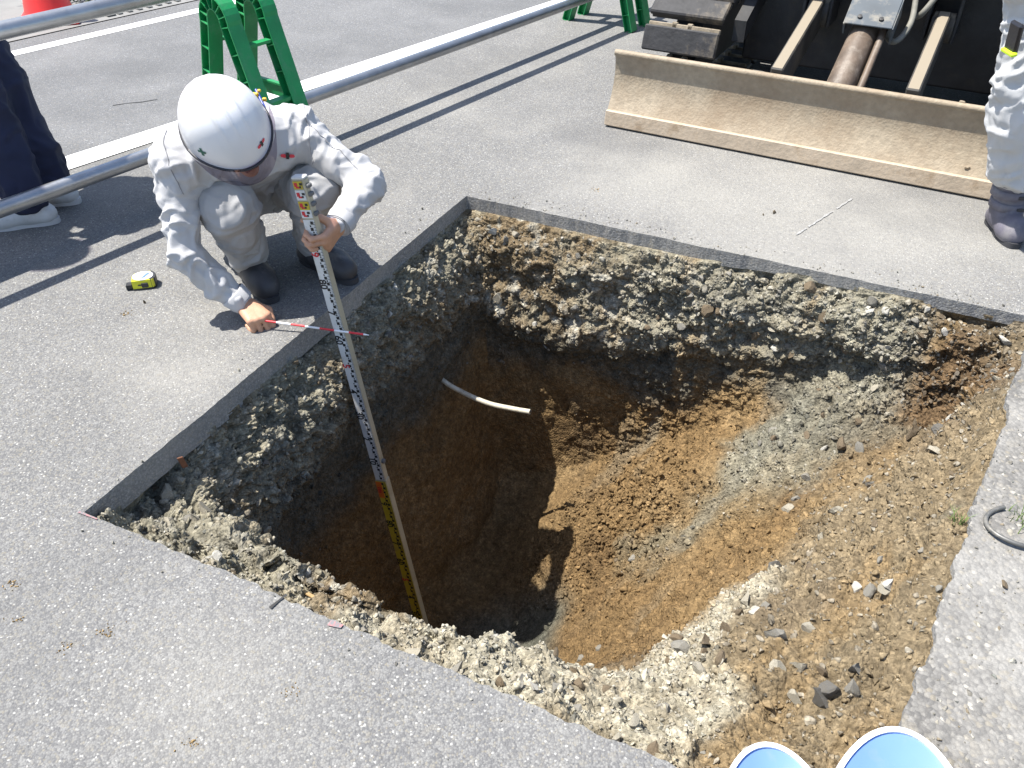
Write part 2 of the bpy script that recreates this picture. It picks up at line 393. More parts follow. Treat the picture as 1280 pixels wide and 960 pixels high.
def normals(P):
    du = np.roll(P, -1, 1) - np.roll(P, 1, 1); dv = np.gradient(P, axis=0)
    n = np.cross(dv, du); ln = np.linalg.norm(n, axis=2, keepdims=True); area = ln[..., 0] * .5
    n = n / np.maximum(ln, 1e-9); return n, area
n, _ = normals(P)
if n[NR // 3:, :, 2].mean() < 0: n = -n
NSIGN = 1 if normals(P)[0][NR // 3:, :, 2].mean() > 0 else -1
q = P.reshape(-1, 3); nn = n.reshape(-1, 3)
edge = np.clip(vv * NR / 10, 0, 1); edge[vv > .995] *= .3
cen = np.clip((1 - vv) * NR / 30, .1, 1)
def pdist(xy, poly):
    d = np.full(len(xy), 9.)
    for a, b in zip(poly[:-1], poly[1:]):
        a = np.array(a); b = np.array(b); t = np.clip(((xy - a) @ (b - a)) / ((b - a) @ (b - a)), 0, 1)
        d = np.minimum(d, np.linalg.norm(xy - (a + t[:, None] * (b - a)), axis=1))
    return d
def masks(q, vv):
    xy = q[:, :2]; z = q[:, 2]; dep = -z
    w1 = fbm(q * 3.1, 4, 21); w2 = fbm(q * 9, 3, 31)
    dl = pdist(xy, [Bc, A]); df = pdist(xy, [A, D]); dr = pdist(xy, [D, Cc]); dn = pdist(xy, [Cc, Bc])
    ramp_ = sstep(-.05, .45, (xy[:, 0] - .15) + (2.2 - xy[:, 1]) * .15)            # right part: the slope
    wall = 1 - sstep(.34, .52, np.minimum(dl, df))                                 # left and far walls
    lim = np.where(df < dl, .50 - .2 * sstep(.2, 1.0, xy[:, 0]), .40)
    gravel = wall * (1 - sstep(lim - .05, lim + .06, dep + w1 * .12))
    gravel = np.clip(gravel + (1 - sstep(.22, .32, dn + w2 * .03)) * (1 - sstep(.2, .34, dep + w1 * .05)) * (1 - sstep(-.05, .15, xy[:, 0] + w1 * .1)), 0, 1)
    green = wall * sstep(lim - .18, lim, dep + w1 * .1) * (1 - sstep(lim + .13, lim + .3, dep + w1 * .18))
    stream = (1 - sstep(.05, .20, pdist(xy, [(1.30, 2.38), (1.02, 2.27), (.80, 2.14), (.64, 2.06)]) + w1 * .22 + w2 * .09)) * sstep(.2, .3, dep)
    white = (1 - sstep(.05, .12, np.minimum(pdist(xy, [(-.3, 1.13), (-.1, 1.08), (.08, 1.0), (.27, .92), (.36, .98)]) - .025, pdist(xy, [(.1, 1.1), (.30, 1.03), (.43, 1.18), (.56, 1.36), (.64, 1.46)])) + w1 * .05 + w2 * .035)) * (1 - sstep(.42, .56, dep + w1 * .1))
    tan = np.clip(sstep(.5, .9, ramp_ + w1 * .2) * (1 - sstep(.26, .46, dep + w1 * .14)) + (1 - sstep(.08, .18, dn)) * (1 - sstep(.3, .4, dep)), 0, 1)
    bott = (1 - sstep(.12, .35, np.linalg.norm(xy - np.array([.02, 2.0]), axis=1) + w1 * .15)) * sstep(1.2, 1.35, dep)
    return dict(w1=w1, w2=w2, gravel=gravel, green=green, stream=stream, white=white, tan=tan, bott=bott, wall=wall, ramp=ramp_, dr=dr, dn=dn, dl=dl, df=df)
mk = masks(q, vv)
stony = np.clip(mk['gravel'] + .6 * mk['white'] + .55 * mk['tan'] + .35 * mk['stream'] + .3 * mk['green'], 0, 1)
crumb = np.clip(mk['ramp'] * (1 - stony) + .25, 0, 1)
f1, f2, idc = worley(q * 17, 3); g1, g2, idg = worley(q * 38, 5); h1, h2, idh = worley(q * 75, 9)
disp = fbm(q * 4.2, 4, 1) * (.030 + .016 * mk['gravel']) + fbm(q * 14, 4, 2) * (.012 + .014 * stony)
disp += stony * ((idc - .45) * .030 * sstep(.0, .16, f2 - f1) + (idg - .45) * .019 * sstep(0, .2, g2 - g1) + (idh - .5) * .008 * sstep(0, .25, h2 - h1) - .006 * (1 - sstep(0, .1, g2 - g1)))
disp += crumb * (1 - .4 * stony) * ((.5 - g1) * .016 * (idg > .5) + (.55 - h1) * .014 * (idh > .2) + fbm(q * 45, 3, 4) * .007)
mound = 1 - sstep(.2, .42, np.linalg.norm((q[:, :2] - np.array([.38, 2.32])) * np.array([1, .9]), axis=1) + mk['w1'] * .1)
k1, k2, idk = worley(q * 26, 15)
disp += mound * ((.6 - k1) * .030 * (idk > .25) + (.55 - g1) * .016) + mk['ramp'] * fbm(q * 7.5, 4, 19) * .022
bil = 1 - np.abs(vnoise(q * 13, 61)) * 2; bil2 = 1 - np.abs(vnoise(q * 29, 62)) * 2
disp += np.clip(mk['ramp'] + mk['tan'], 0, 1) * (1 - .6 * mk['white']) * (bil * .010 + bil2 * .006)
disp += fbm(q * 60, 3, 8) * .003
# undercut hollows in the gravel face
hol = vnoise(q * np.array([4.5, 4.5, 7.5]), 44); disp -= mk['gravel'] * sstep(.15, .5, hol) * .032
rimfade = np.where(mk['dr'] < .06, .5, 1.0)
q2 = q + nn * (disp * edge * cen * rimfade)[:, None]
q2[:, 2] = np.where(vv < .03, np.minimum(q2[:, 2], -.012), q2[:, 2])
P2 = q2.reshape(NR, NA, 3)
n2, area = normals(P2); n2 = n2 * NSIGN

# soil colours (what the earth itself is)
def lerp(a, b, t): return a + (np.asarray(b) - a) * t[:, None]
def soil_color(q, mk):
    w1, w2 = mk['w1'], mk['w2']; w3 = fbm(q * 22, 3, 77)
    c = np.tile(np.array([.152, .100, .047]), (len(q), 1))                 # orange-brown clay
    c = lerp(c, [.190, .131, .066], sstep(0, .5, w1 + w2 * .5))
    c = lerp(c, [.100, .064, .031], sstep(.15, .6, -w1 + w2 * .4) * .7)
    c = lerp(c, [.150, .138, .098], mk['stream'] * .72)
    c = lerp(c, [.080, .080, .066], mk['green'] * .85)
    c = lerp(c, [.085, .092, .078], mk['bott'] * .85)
    c = lerp(c, [.172, .138, .088], mk['tan'] * .85)
    c = lerp(c, [.120, .094, .062], mk['tan'] * sstep(.0, .5, w1 + w3 * .5) * .7)
    g = lerp(np.tile(np.array([.225, .207, .155]), (len(q), 1)), [.160, .122, .074], sstep(-.15, .4, w1 + w3 * .35))
    g = lerp(g, [.33, .31, .255], sstep(.1, .6, w3 + w2 * .4)); g = lerp(g, [.118, .113, .088], sstep(.05, .5, -w1 + w3 * .4) * .5)
    g = lerp(g, [.105, .078, .046], sstep(1.2, 1.42, q[:, 0] + w1 * .1) * .8)
    t = mk['gravel'][:, None]; c = c * (1 - t) + g * t
    c = lerp(c, [.33, .305, .235], mk['white'] * (.75 + .25 * np.clip(w3 * 2, -1, 1)))
    dh = 1 - sstep(.08, .2, np.linalg.norm(q[:, :2] - np.array([1.46, 2.18]), axis=1) + w1 * .08); c = lerp(c, [.105, .066, .034], dh * .85)
    rot = np.stack([q[:, 0] * .78 + q[:, 1] * .62, q[:, 1] * .78 - q[:, 0] * .62, q[:, 2]], 1)
    sk = fbm(rot * np.array([2.2, 11, 2]), 4, 55); rt_ = mk['ramp'] * (1 - mk['white'])
    c = lerp(c, [.145, .135, .105], rt_ * sstep(.12, .5, sk) * .55); c = lerp(c, [.195, .133, .064], rt_ * sstep(.12, .5, -sk) * .5)
    return np.clip(c, .01, .9)
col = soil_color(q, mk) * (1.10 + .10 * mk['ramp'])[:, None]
spill = 1 - sstep(.06, .2, pdist(q[:, :2], [(1.24, 2.36), (1.02, 2.27), (.92, 2.2)]) + mk['w1'] * .1 + mk['w2'] * .05)
col = lerp(col, [.235, .225, .175], spill * .6)
col *= (1 + .16 * (idc - .5) * stony + .35 * (idg - .5) * stony + .3 * (idh - .5))[:, None]
a = np.arange(NA); b = (a + 1) % NA; F = []
for r in range(NR - 1):
    x = np.c_[r * NA + a, (r + 1) * NA + a, (r + 1) * NA + b, r * NA + b]; F.append(x[:, ::-1] if NSIGN < 0 else x)
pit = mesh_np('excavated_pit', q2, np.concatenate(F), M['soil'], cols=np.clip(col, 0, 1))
tag(pit, kind='structure')

# ------------------------------------------------------------------ stones
def ico(sub):
    bm_v = []; t = (1 + 5 ** .5) / 2
    v = [(-1, t, 0), (1, t, 0), (-1, -t, 0), (1, -t, 0), (0, -1, t), (0, 1, t), (0, -1, -t), (0, 1, -t), (t, 0, -1), (t, 0, 1), (-t, 0, -1), (-t, 0, 1)]
    f = [(0, 11, 5), (0, 5, 1), (0, 1, 7), (0, 7, 10), (0, 10, 11), (1, 5, 9), (5, 11, 4), (11, 10, 2), (10, 7, 6), (7, 1, 8), (3, 9, 4), (3, 4, 2), (3, 2, 6), (3, 6, 8), (3, 8, 9), (4, 9, 5), (2, 4, 11), (6, 2, 10), (8, 6, 7), (9, 8, 1)]
    v = [np.array(x) / np.linalg.norm(x) for x in v]
    for _ in range(sub):
        cache = {}; nf = []
        def mid(i, j):
            k = (min(i, j), max(i, j))
            if k not in cache:
                m = v[i] + v[j]; v.append(m / np.linalg.norm(m)); cache[k] = len(v) - 1
            return cache[k]
        for x, y, z in f:
            p, qq, r = mid(x, y), mid(y, z), mid(z, x); nf += [(x, p, r), (y, qq, p), (z, r, qq), (p, qq, r)]
        f = nf
    return np.array(v), np.array(f)
def stone_shape(k, sub=1):
    r = np.random.default_rng(100 + k); v, f = ico(sub)
    v = v * np.array([1, r.uniform(.6, .9), r.uniform(.42, .72)])
    for _ in range(9):                                    # planar breaks
        d = r.normal(size=3); d /= np.linalg.norm(d); h = r.uniform(.2, .5)
        s = v @ d; v = v - np.outer(np.maximum(s - h, 0), d)
    return v * 1.25 * (1 + .03 * r.normal(size=(len(v), 1))), f
shapes = [stone_shape(k) for k in range(10)]
def rand_rot(n, r):
    u = r.normal(size=(n, 4)); u /= np.linalg.norm(u, axis=1, keepdims=True); w, x, y, z = u.T
    return np.stack([np.stack([1 - 2 * (y * y + z * z), 2 * (x * y - z * w), 2 * (x * z + y * w)], 1), np.stack([2 * (x * y + z * w), 1 - 2 * (x * x + z * z), 2 * (y * z - x * w)], 1), np.stack([2 * (x * z - y * w), 2 * (y * z + x * w), 1 - 2 * (x * x + y * y)], 1)], 1)
def scatter_mesh(name, pos, size, cols, parent, mat, r, smooth=False):
    n = len(pos); R = rand_rot(n, r); which = r.integers(0, len(shapes), n); VV = []; FF = []; CC = []; off = 0
    for k, (v, f) in enumerate(shapes):
        s = np.where(which == k)[0]
        if not len(s): continue
        x = np.einsum('nij,vj->nvi', R[s], v) * size[s][:, None, None] + pos[s][:, None, :]
        VV.append(x.reshape(-1, 3)); FF.append((f[None] + (np.arange(len(s)) * len(v))[:, None, None] + off).reshape(-1, 3))
        CC.append(np.repeat(cols[s], len(v), 0)); off += len(s) * len(v)
    return tag(mesh_np(name, np.concatenate(VV), np.concatenate(FF), mat, smooth=smooth, parent=parent, cols=np.concatenate(CC)), kind='stuff')
flat = n2.reshape(-1, 3); ar = area.ravel()
facing = np.clip(flat[:, 2] + .75, .05, 1)
# keep stones a little inside the rim
ok = (vv > .03) & (vv < .97)
wg = ar * ok * (1.0 * mk['gravel'] + 1.9 * mk['white'] + .55 * mk['tan'] + .45 * mk['stream'] + .25 * mk['green'] + 1.0 * spill)
wg /= wg.sum()
N1 = 11500
i1 = rng.choice(len(wg), N1, p=wg); s1 = np.clip(rng.lognormal(math.log(.0060), .45, N1), .0026, .016) * (1 - .22 * mk['white'][i1])
pale = np.array([[.34, .32, .27], [.27, .255, .22], [.40, .385, .335], [.20, .19, .165], [.24, .205, .15], [.16, .165, .15]])
tone = pale[rng.choice(6, N1, p=[.28, .2, .14, .14, .14, .10])]
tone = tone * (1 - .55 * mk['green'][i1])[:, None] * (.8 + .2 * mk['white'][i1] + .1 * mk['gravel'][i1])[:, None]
tone = .6 * tone + .4 * col[i1] * 1.15
scatter_mesh('gravel', q2[i1] + flat[i1] * (s1 * .05)[:, None], s1, tone, pit, M['crumb'], rng)
wc = ar * ok * (mk['ramp'] * (1 - stony) * 1.0 + .6 * mk['tan'] + .08 + 1.6 * mound); wc /= wc.sum()
N2 = 11000
i2 = rng.choice(len(wc), N2, p=wc); s2 = np.clip(rng.lognormal(math.log(.0046), .5, N2) * (1 + .7 * mound[i2]), .002, .018)
scatter_mesh('soil_clods', q2[i2] + flat[i2] * (s2 * .15)[:, None], s2, col[i2] * rng.uniform(.8, 1.25, (N2, 1)), pit, M['crumb'], rng, smooth=True)
# the largest stones, one by one
smats = [simple('stone_%s' % nme, cl, .85, var=.3, scale=30, bump=.5, bscale=110, dirt=dc, dscale=18, dlo=.45, dhi=.7) for nme, cl, dc in
         (('cream', (.36, .335, .27), (.2, .16, .1)), ('grey', (.23, .222, .20), (.2, .17, .11)), ('dark', (.115, .112, .105), (.15, .125, .085)), ('brown', (.155, .118, .075), (.11, .08, .045)), ('white', (.48, .465, .42), (.3, .27, .2)))]
smesh = []
for k in range(10):
    v, f = stone_shape(40 + k, 1); row = []
    for m in smats:
        me = bpy.data.meshes.new('stone'); me.from_pydata(v.tolist(), [], f.tolist()); me.materials.append(m); me.update(); row.append(me)
    smesh.append(row)
def put_stone(pos, size, m, r, squash=1.0, parent=pit):
    o = bpy.data.objects.new('stone', smesh[r.integers(0, 10)][m]); C.objects.link(o); o.parent = parent
    o.location = Vector([float(x) for x in pos]); o.rotation_euler = tuple(r.uniform(0, 6.28, 3)); o.scale = (size, size, size * squash); return o
wl = ar * ok * (1.0 * mk['gravel'] + 1.0 * mk['white'] + .75 * mk['tan'] + .4 * mk['stream'] + .12 * mk['green']) * (.6 + .8 / (1 + np.linalg.norm(q[:, :2], axis=1))); wl /= wl.sum()
NL = 255
i3 = rng.choice(len(wl), NL, p=wl)
for i in i3:
    s = float(np.clip(rng.lognormal(math.log(.0165), .33), .011, .034))
    g = mk['tan'][i]
    m = int(rng.choice(5, p=([.34, .26, .04, .28, .08] if g < .5 else [.30, .24, .04, .32, .10])))
    put_stone(q2[i] + flat[i] * s * .08, s, m, rng)

ALLXY = q2[:, :2]
def surf(x, y, top=True):
    d = ((ALLXY - np.array([x, y])) ** 2).sum(1); k = np.argsort(d)[:24]
    return q2[k[np.argmax(q2[k, 2])]]
special = [(.67, 1.49, .045, 3), (.71, 1.47, .03, 2), (.455, 1.155, .027, 3), (.42, 1.18, .034, 1), (.62, .93, .042, 2), (.66, .945, .036, 2), (.70, .95, .034, 1), (.585, .955, .026, 0),
           (1.33, 1.97, .04, 2), (1.27, 1.985, .032, 3), (1.11, 2.06, .034, 3), (1.15, 2.04, .025, 1), (1.06, 2.11, .022, 4), (1.47, 2.315, .024, 4), (1.29, 2.40, .024, 4), (1.25, 2.42, .026, 4), (1.62, 2.24, .026, 4),
           (.83, 1.27, .026, 4), (.87, 1.23, .023, 0), (.84, 1.235, .022, 1), (.90, 1.33, .018, 1), (.24, 1.74, .03, 1), (.30, 1.73, .024, 1), (.60, 1.34, .03, 0), (.57, 1.30, .03, 3), (.52, 1.22, .026, 3), (.57, 1.04, .03, 0), (.62, 1.03, .024, 0), (.45, 1.06, .026, 3), (.92, 1.9, .022, 1), (.88, 1.86, .026, 0), (-.83, 1.56, .035, 0), (-.90, 1.50, .028, 0), (-.55, 1.27, .025, 0), (-.74, 1.34, .022, 4), (-.08, 3.05, .035, 4), (.02, 3.01, .03, 0), (.15, 2.9, .03, 4), (.25, 2.83, .033, 1)]
for x, y, s, m in special:
    p = surf(x, y); put_stone((p[0], p[1], p[2] + s * .08), s, m, rng, .8)

# crumbs strewn on the pavement beside the pit
nb = 700
sd = rng.choice(4, nb, p=[.45, .40, .08, .07]); ts = rng.uniform(0, 1, nb); off = np.abs(rng.normal(0, .05, nb)) + .002
pp = np.zeros((nb, 3))
for i in range(nb):
    p, q_, _, _ = sides[sd[i]]; d = (q_ - p) / np.linalg.norm(q_ - p); nr = np.array([d[1], -d[0]]); nr = nr if (PC - p) @ nr > 0 else -nr
    o = off[i] * (3.5 if sd[i] == 1 and rng.random() < .5 else 1) * (2.0 if sd[i] == 1 else 1)
    pp[i, :2] = p + (q_ - p) * ts[i] - nr * o
sz = np.clip(rng.lognormal(math.log(.0024), .5, nb), .001, .009); pp[:, 2] = sz * .45
scatter_mesh('pavement_crumbs', pp, sz, pale[rng.choice(6, nb)] * .9, ground, M['crumb'], rng)
for x, y, s, m in [(.185, .93, .016, 3), (.30, .80, .008, 3), (-1.235, 2.36, .009, 3), (1.05, 3.03, .014, 3), (1.0, 3.01, .008, 3), (.09, 1.005, .014, 3), (1.1, 1.18, .014, 3)]:
    put_stone((x, y, s * .4), s, m, rng, .7, ground)

cp_ = [(-1.124, 1.19), (-1.069, 1.093), (-.859, 1.063), (-.936, 1.024), (-.439, .923), (-.605, .814), (-1.27, 2.30), (.35, 3.25)]
pc = []; 
for x, y in cp_:
    k = rng.integers(14, 34); pc.append(np.c_[rng.normal(x, .011, k), rng.normal(y, .009, k), np.full(k, .0012)])
pc = np.concatenate(pc); zc = np.clip(rng.lognormal(math.log(.0021), .4, len(pc)), .001, .005)
scatter_mesh('spilt_soil', pc, zc, np.tile(np.array([[.33, .23, .11]]), (len(pc), 1)) * rng.uniform(.7, 1.2, (len(pc), 1)), ground, M['crumb'], rng)
nw = 620; dCD = (D - Cc) / np.linalg.norm(D - Cc); nCD = np.array([dCD[1], -dCD[0]]); nCD = -nCD if (PC - Cc) @ nCD > 0 else nCD
pw = np.zeros((nw, 3)); tw = rng.uniform(-.1, 1.05, nw); ow = rng.uniform(.01, .75, nw)
pw[:, :2] = Cc + np.outer(tw * np.linalg.norm(D - Cc), dCD) + np.outer(ow, nCD)
zw = np.clip(rng.lognormal(math.log(.0062), .45, nw), .003, .016); pw[:, 2] = -zw * .18
scatter_mesh('embedded_stones', pw, zw, pale[rng.choice(6, nw, p=[.3, .2, .2, .12, .12, .06])] * .95, ground, M['crumb'], rng)

# ------------------------------------------------------------------ road, markings, gutter
th_r = math.radians(50.6); T = Vector((math.cos(th_r), math.sin(th_r), 0)); NV = Vector((math.sin(th_r), -math.cos(th_r), 0))   # along the road; towards the pit
def strip(name, off0, off1, z, mat, parent=None, s0=-14, s1=30, wob=0):
    v = []; n = 40 if wob else 1
    for i in range(n + 1):
        s = s0 + (s1 - s0) * i / n
        for o in (off0, off1):
            p = T * s + NV * o; v.append((p.x, p.y, z))
    f = [(2 * i, 2 * i + 1, 2 * i + 3, 2 * i + 2) for i in range(n)]
    return mesh_np(name, np.array(v), f, mat, smooth=False, parent=parent)
l2o = -3.765; l1o = -5.575
tag(strip('road', l2o - .02, l1o - .25, .002, M['asphalt_road']), kind='structure')
tag(strip('road_edge_line', l2o + .075, l2o - .075, .004, M['paint']), kind='structure')
tag(strip('road_centre_line', l1o + .052, l1o - .052, .0042, M['paint']), kind='structure')
gut = tag(strip('gutter', l1o - .25, l1o - 9, .0075, M['gutter']), kind='structure')
mb = MB()
# old painted line, worn away in pieces, running from the blade to the pit
M['oldpaint'] = simple('worn_paint', (.34, .34, .33), .85, var=.15, scale=90, dirt=(.25, .248, .24), dscale=75, dlo=.36, dhi=.52)
p0 = Vector((1.40, 3.157, .003)); p1 = Vector((1.085, 2.842, .003)); dd = (p1 - p0); u = dd.normalized(); w = Vector((u.y, -u.x, 0))
v = []; f = []
for i in range(25):
    t = i / 24; c = p0 + dd * t; a0 = .004 + .002 * math.sin(i * 2.3); v += [c - w * a0, c + w * (.004 + .002 * math.sin(i * 1.7 + 1))]
for i in range(24):
    if i not in (7, 8, 19): f.append((2 * i, 2 * i + 1, 2 * i + 3, 2 * i + 2))
tag(mesh_np('faded_paint_line', np.array([tuple(x) for x in v]), f, M['oldpaint'], smooth=False), kind='structure')
M['redpaint'] = simple('red_marking_spray', (.42, .15, .15), .85, var=.2, scale=60, dirt=(.17, .172, .18), dscale=90, dlo=.36, dhi=.56)
u = Vector((Cc[0] - Bc[0], Cc[1] - Bc[1], 0)).normalized()
for k, (t0, t1, w0) in enumerate([(-.012, .05, .010), (.735, .765, .02)]):
    c0 = Vector((Bc[0], Bc[1], .004)) + u * t0; c1 = Vector((Bc[0], Bc[1], .004)) + u * t1; w = Vector((u.y, -u.x, 0))
    tag(mesh_np('red_spray_mark', np.array([tuple(x) for x in (c0 - w * .0 + w * .004, c0 + w * w0, c1 + w * w0 * .7, c1 + w * .004)]), [(0, 1, 2, 3)], M['redpaint'], smooth=False), kind='structure')
M['crack'] = simple('dark_joint', (.035, .035, .035), .9)
def crack(pts, wd):
    v = []; f = []
    for i, p in enumerate(pts):
        p = Vector((p[0], p[1], .004)); d = Vector((*(np.array(pts[min(i + 1, len(pts) - 1)]) - np.array(pts[max(i - 1, 0)])), 0)).normalized(); n_ = Vector((d.y, -d.x, 0))
        ww = wd * (.5 + .5 * math.sin(i * 1.9 + 1) ** 2); v += [p - n_ * ww, p + n_ * ww]
    for i in range(len(pts) - 1): f.append((2 * i, 2 * i + 1, 2 * i + 3, 2 * i + 2))
    return tag(mesh_np('crack', np.array([tuple(x) for x in v]), f, M['crack'], smooth=False, parent=ground))
crack([(-.499, 1.158), (-.512, 1.143), (-.528, 1.122)], .004)
crack([(-2.06, 4.25), (-2.0, 4.28), (-1.93, 4.3), (-1.86, 4.34)], .005)

# drain channel beyond the road: dark slot with bars
M['slot'] = simple('drain_slot', (.02, .02, .022), .8)
M['grate'] = simple('grate_steel', (.12, .125, .12), .6, metal=.6)
dr = empty('drain_channel', tuple(T * 0 + NV * (l1o - .355)), th_r, 'dark slotted drain channel along the far edge of the road', 'drain')
MB().box((4.4, 0, .004), (4, .05, .006)).build('slot', M['slot'], dr)
bar = None
for k in range(46):
    if bar is None:
        bar = MB().box((0, 0, .011), (.03, .07, .008)).build('grate_bar', M['grate'], dr); o = bar
    else:
        o = bar.copy(); C.objects.link(o); o.parent = dr
    o.location = (2.95 + k * .075, -.02, 0)
MB().box((2.885, -.01, .014), (.06, .09, .02), bev=.004).build('end_cap', M['grate'], dr)

# ------------------------------------------------------------------ tubular rail and green A-frame barriers
M['galv'] = simple('galvanised_pipe', (.40, .41, .42), .38, metal=.9, var=.12, scale=14, bump=.08, bscale=50, dirt=(.34, .33, .31), dscale=9, dlo=.5, dhi=.75)
M['green'] = simple('green_plastic', (.006, .25, .072), .46, var=.16, scale=8, dirt=(.07, .24, .12), dscale=13, dlo=.5, dhi=.78, bump=.08, bscale=120)
def pipe(name, h, off, ang, s0, s1, label):
    t = Vector((math.cos(ang), math.sin(ang), 0)); nv = Vector((math.sin(ang), -math.cos(ang), 0))
    a = t * s0 + nv * off; bq = t * s1 + nv * off
    o = MB().tube([(a.x, a.y, h), ((a.x + bq.x) / 2, (a.y + bq.y) / 2, h), (bq.x, bq.y, h)], .0285, 24).build(name, M['galv'], auto=40)
    return tag(o, label, 'pipe', 'galvanised barrier pipes')
RA = math.radians(52.8)
nvR = Vector((math.sin(RA), -math.cos(RA), 0)); tR = Vector((math.cos(RA), math.sin(RA), 0))
pipe('barrier_pipe', .20, -3.03, RA, -.4, 7.4, 'lower galvanised pipe running low through the green barriers')
pipe('barrier_pipe', .74, -3.065, RA, -.4, 7.4, 'upper galvanised pipe crossing the top left corner above the road')

def a_frame(label, t0):
    root = empty('barrier_stand', tuple(nvR * -3.03 + tR * t0), RA - math.pi / 2, label, 'barrier', 'green barrier stands')
    # local x = towards the pit, local y = along the pipe
    path = []
    for i in range(13): path.append((-.245 + .18 * i / 12, .60 * i / 12))
    for i in range(1, 14):
        an = math.pi * i / 14; path.append((-.065 * math.cos(an), .60 + .085 * math.sin(an)))
    for i in range(13): path.append((.065 + .18 * i / 12, .60 - .60 * i / 12))
    def frame():
        mb = MB(); n = len(path); nor = []
        for i in range(n):
            d = Vector((path[min(i + 1, n - 1)][0] - path[max(i - 1, 0)][0], path[min(i + 1, n - 1)][1] - path[max(i - 1, 0)][1])).normalized(); nor.append((-d.y, d.x))
        for offs, wd, tk in ((.024, .034, .005), (-.024, .034, .005)):
            v = []; f = []
            for (x, z), (a, b) in zip(path, nor):
                for dy, dn in ((-wd, -tk), (wd, -tk), (wd, tk), (-wd, tk)): v.append((x + a * (offs + dn * .5), dy, z + b * (offs + dn * .5)))
            for i in range(n - 1):
                for k in range(4): f.append((i * 4 + k, i * 4 + (k + 1) % 4, (i + 1) * 4 + (k + 1) % 4, (i + 1) * 4 + k))
            f += [(0, 1, 2, 3), (n * 4 - 1, n * 4 - 2, n * 4 - 3, n * 4 - 4)]
            mb.add(v, f)
        v = []; f = []
        for (x, z), (a, b) in zip(path, nor):
            for dy, dn in ((-.003, -.0235), (.003, -.0235), (.003, .0235), (-.003, .0235)): v.append((x + a * dn, dy, z + b * dn))
        for i in range(n - 1):
            for k in range(4): f.append((i * 4 + k, i * 4 + (k + 1) % 4, (i + 1) * 4 + (k + 1) % 4, (i + 1) * 4 + k))
        mb.add(v, f)
        for i in range(0, n, 2):
            (x, z), (a, b) = path[i], nor[i]; d = (b, -a)
            for sy in (-1, 1):
                mb.box((x, sy * .0185, z), (.047, .0305, .004), rotm((a, 0, b), (d[0], 0, d[1])))
        return mb
    g = frame().build('leg_frame', M['green'], root); g.location = (0, -.09, 0)
    g2 = g.copy(); C.objects.link(g2); g2.parent = root; g2.location = (0, .09, 0)
    for sx in (-1, 1):
        MB().box((sx * .155, 0, .30), (.04, .112, .014)).box((sx * .155, 0, .27), (.008, .112, .05)).build('cross_bar', M['green'], root)
        MB().box((sx * .09, 0, .52), (.035, .112, .012)).build('cross_bar', M['green'], root)
    for sy in (-1, 1):
        MB().box((0, sy * .09, .33), (.245, .02, .012), bev=.002).box((0, sy * .09, .30), (.262, .006, .05)).build('tie_bar', M['green'], root)
    return root
a_frame('green plastic barrier stand rising behind the white helmet', 2.165)
a_frame('green plastic barrier stand beside the excavator track', 5.03)

# traffic cone and flowers across the road
M['cone'] = simple('cone_plastic', (.78, .035, .03), .45, var=.08, scale=6)
co = empty('traffic_cone', (-3.085, 5.88, .0075), .3, 'orange traffic cone beyond the road at the top left', 'cone')
MB().lathe([(.165, .03), (.15, .06), (.032, .68), (.025, .70), (.012, .70)], 32).build('cone_body', M['cone'], co, auto=40)
MB().box((0, 0, .015), (.38, .38, .03), bev=.008).build('base', M['cone'], co)
M['leafg'] = simple('leaf_green', (.035, .075, .02), .6, var=.4, scale=30)
M['petal'] = simple('pink_petal', (.62, .06, .12), .6, var=.2)
M['petalw'] = simple('pale_petal', (.75, .6, .6), .6)
fl = empty('flower_plant', (-3.06, 6.36, .0075), 0, 'low plant with pink flowers beside the orange cone', 'plant')
r5 = np.random.default_rng(5); mb = MB()
for k in range(160):
    p = Vector(r5.normal(size=3)) * .09; p.z = abs(p.z) * .8 + .02; p.x *= 2
    d = Vector(r5.normal(size=3)).normalized(); e = d.orthogonal().normalized(); mb.add([p - d * .03, p + e * .014, p + d * .03, p - e * .014], [(0, 1, 2, 3)])
mb.build('foliage', M['leafg'], fl)
for k in range(9):
    p = Vector((r5.normal() * .13, r5.normal() * .07, .09 + r5.random() * .06)); mb = MB()
    for j in range(5):
        a = j * 1.2566; mb.add([p, p + Vector((math.cos(a - .5) * .02, math.sin(a - .5) * .02, .006)), p + Vector((math.cos(a) * .03, math.sin(a) * .03, .008)), p + Vector((math.cos(a + .5) * .02, math.sin(a + .5) * .02, .006))], [(0, 1, 2, 3)])
    mb.build('flower', M['petal'] if k % 3 else M['petalw'], fl)

# ------------------------------------------------------------------ excavator (seen from the front: blade, arms, ram, tracks)
M['blade'] = simple('blade_steel', (.315, .262, .19), .66, var=.16, scale=40, bump=.3, bscale=90, dirt=(.225, .165, .105), dscale=3.2, dlo=.42, dhi=.75, detail=12)
M['edge'] = simple('worn_edge_steel', (.43, .35, .26), .6, var=.2, scale=9, bump=.25, bscale=60, dirt=(.30, .225, .15), dscale=9, dlo=.5, dhi=.68)
M['exdark'] = simple('dirty_black_steel', (.03, .03, .031), .6, var=.3, scale=9, bump=.15, dirt=(.075, .06, .043), dscale=6, dlo=.52, dhi=.8)
M['exarm'] = simple('pale_topped_arm_steel', (.05, .047, .042), .65, var=.3, scale=9, dirt=(.12, .10, .075), dscale=7, dlo=.5, dhi=.72, top=(.27, .23, .17))  # arm colour turns paler on faces that point up
M['cover'] = simple('blue_grey_cover', (.06, .075, .09), .62, var=.15, scale=9, dirt=(.24, .22, .18), dscale=14, dlo=.5, dhi=.75)
M['ram'] = simple('rusty_ram', (.115, .085, .062), .55, var=.35, scale=12, bump=.2, dirt=(.23, .19, .15), dscale=14, dlo=.5, dhi=.7)
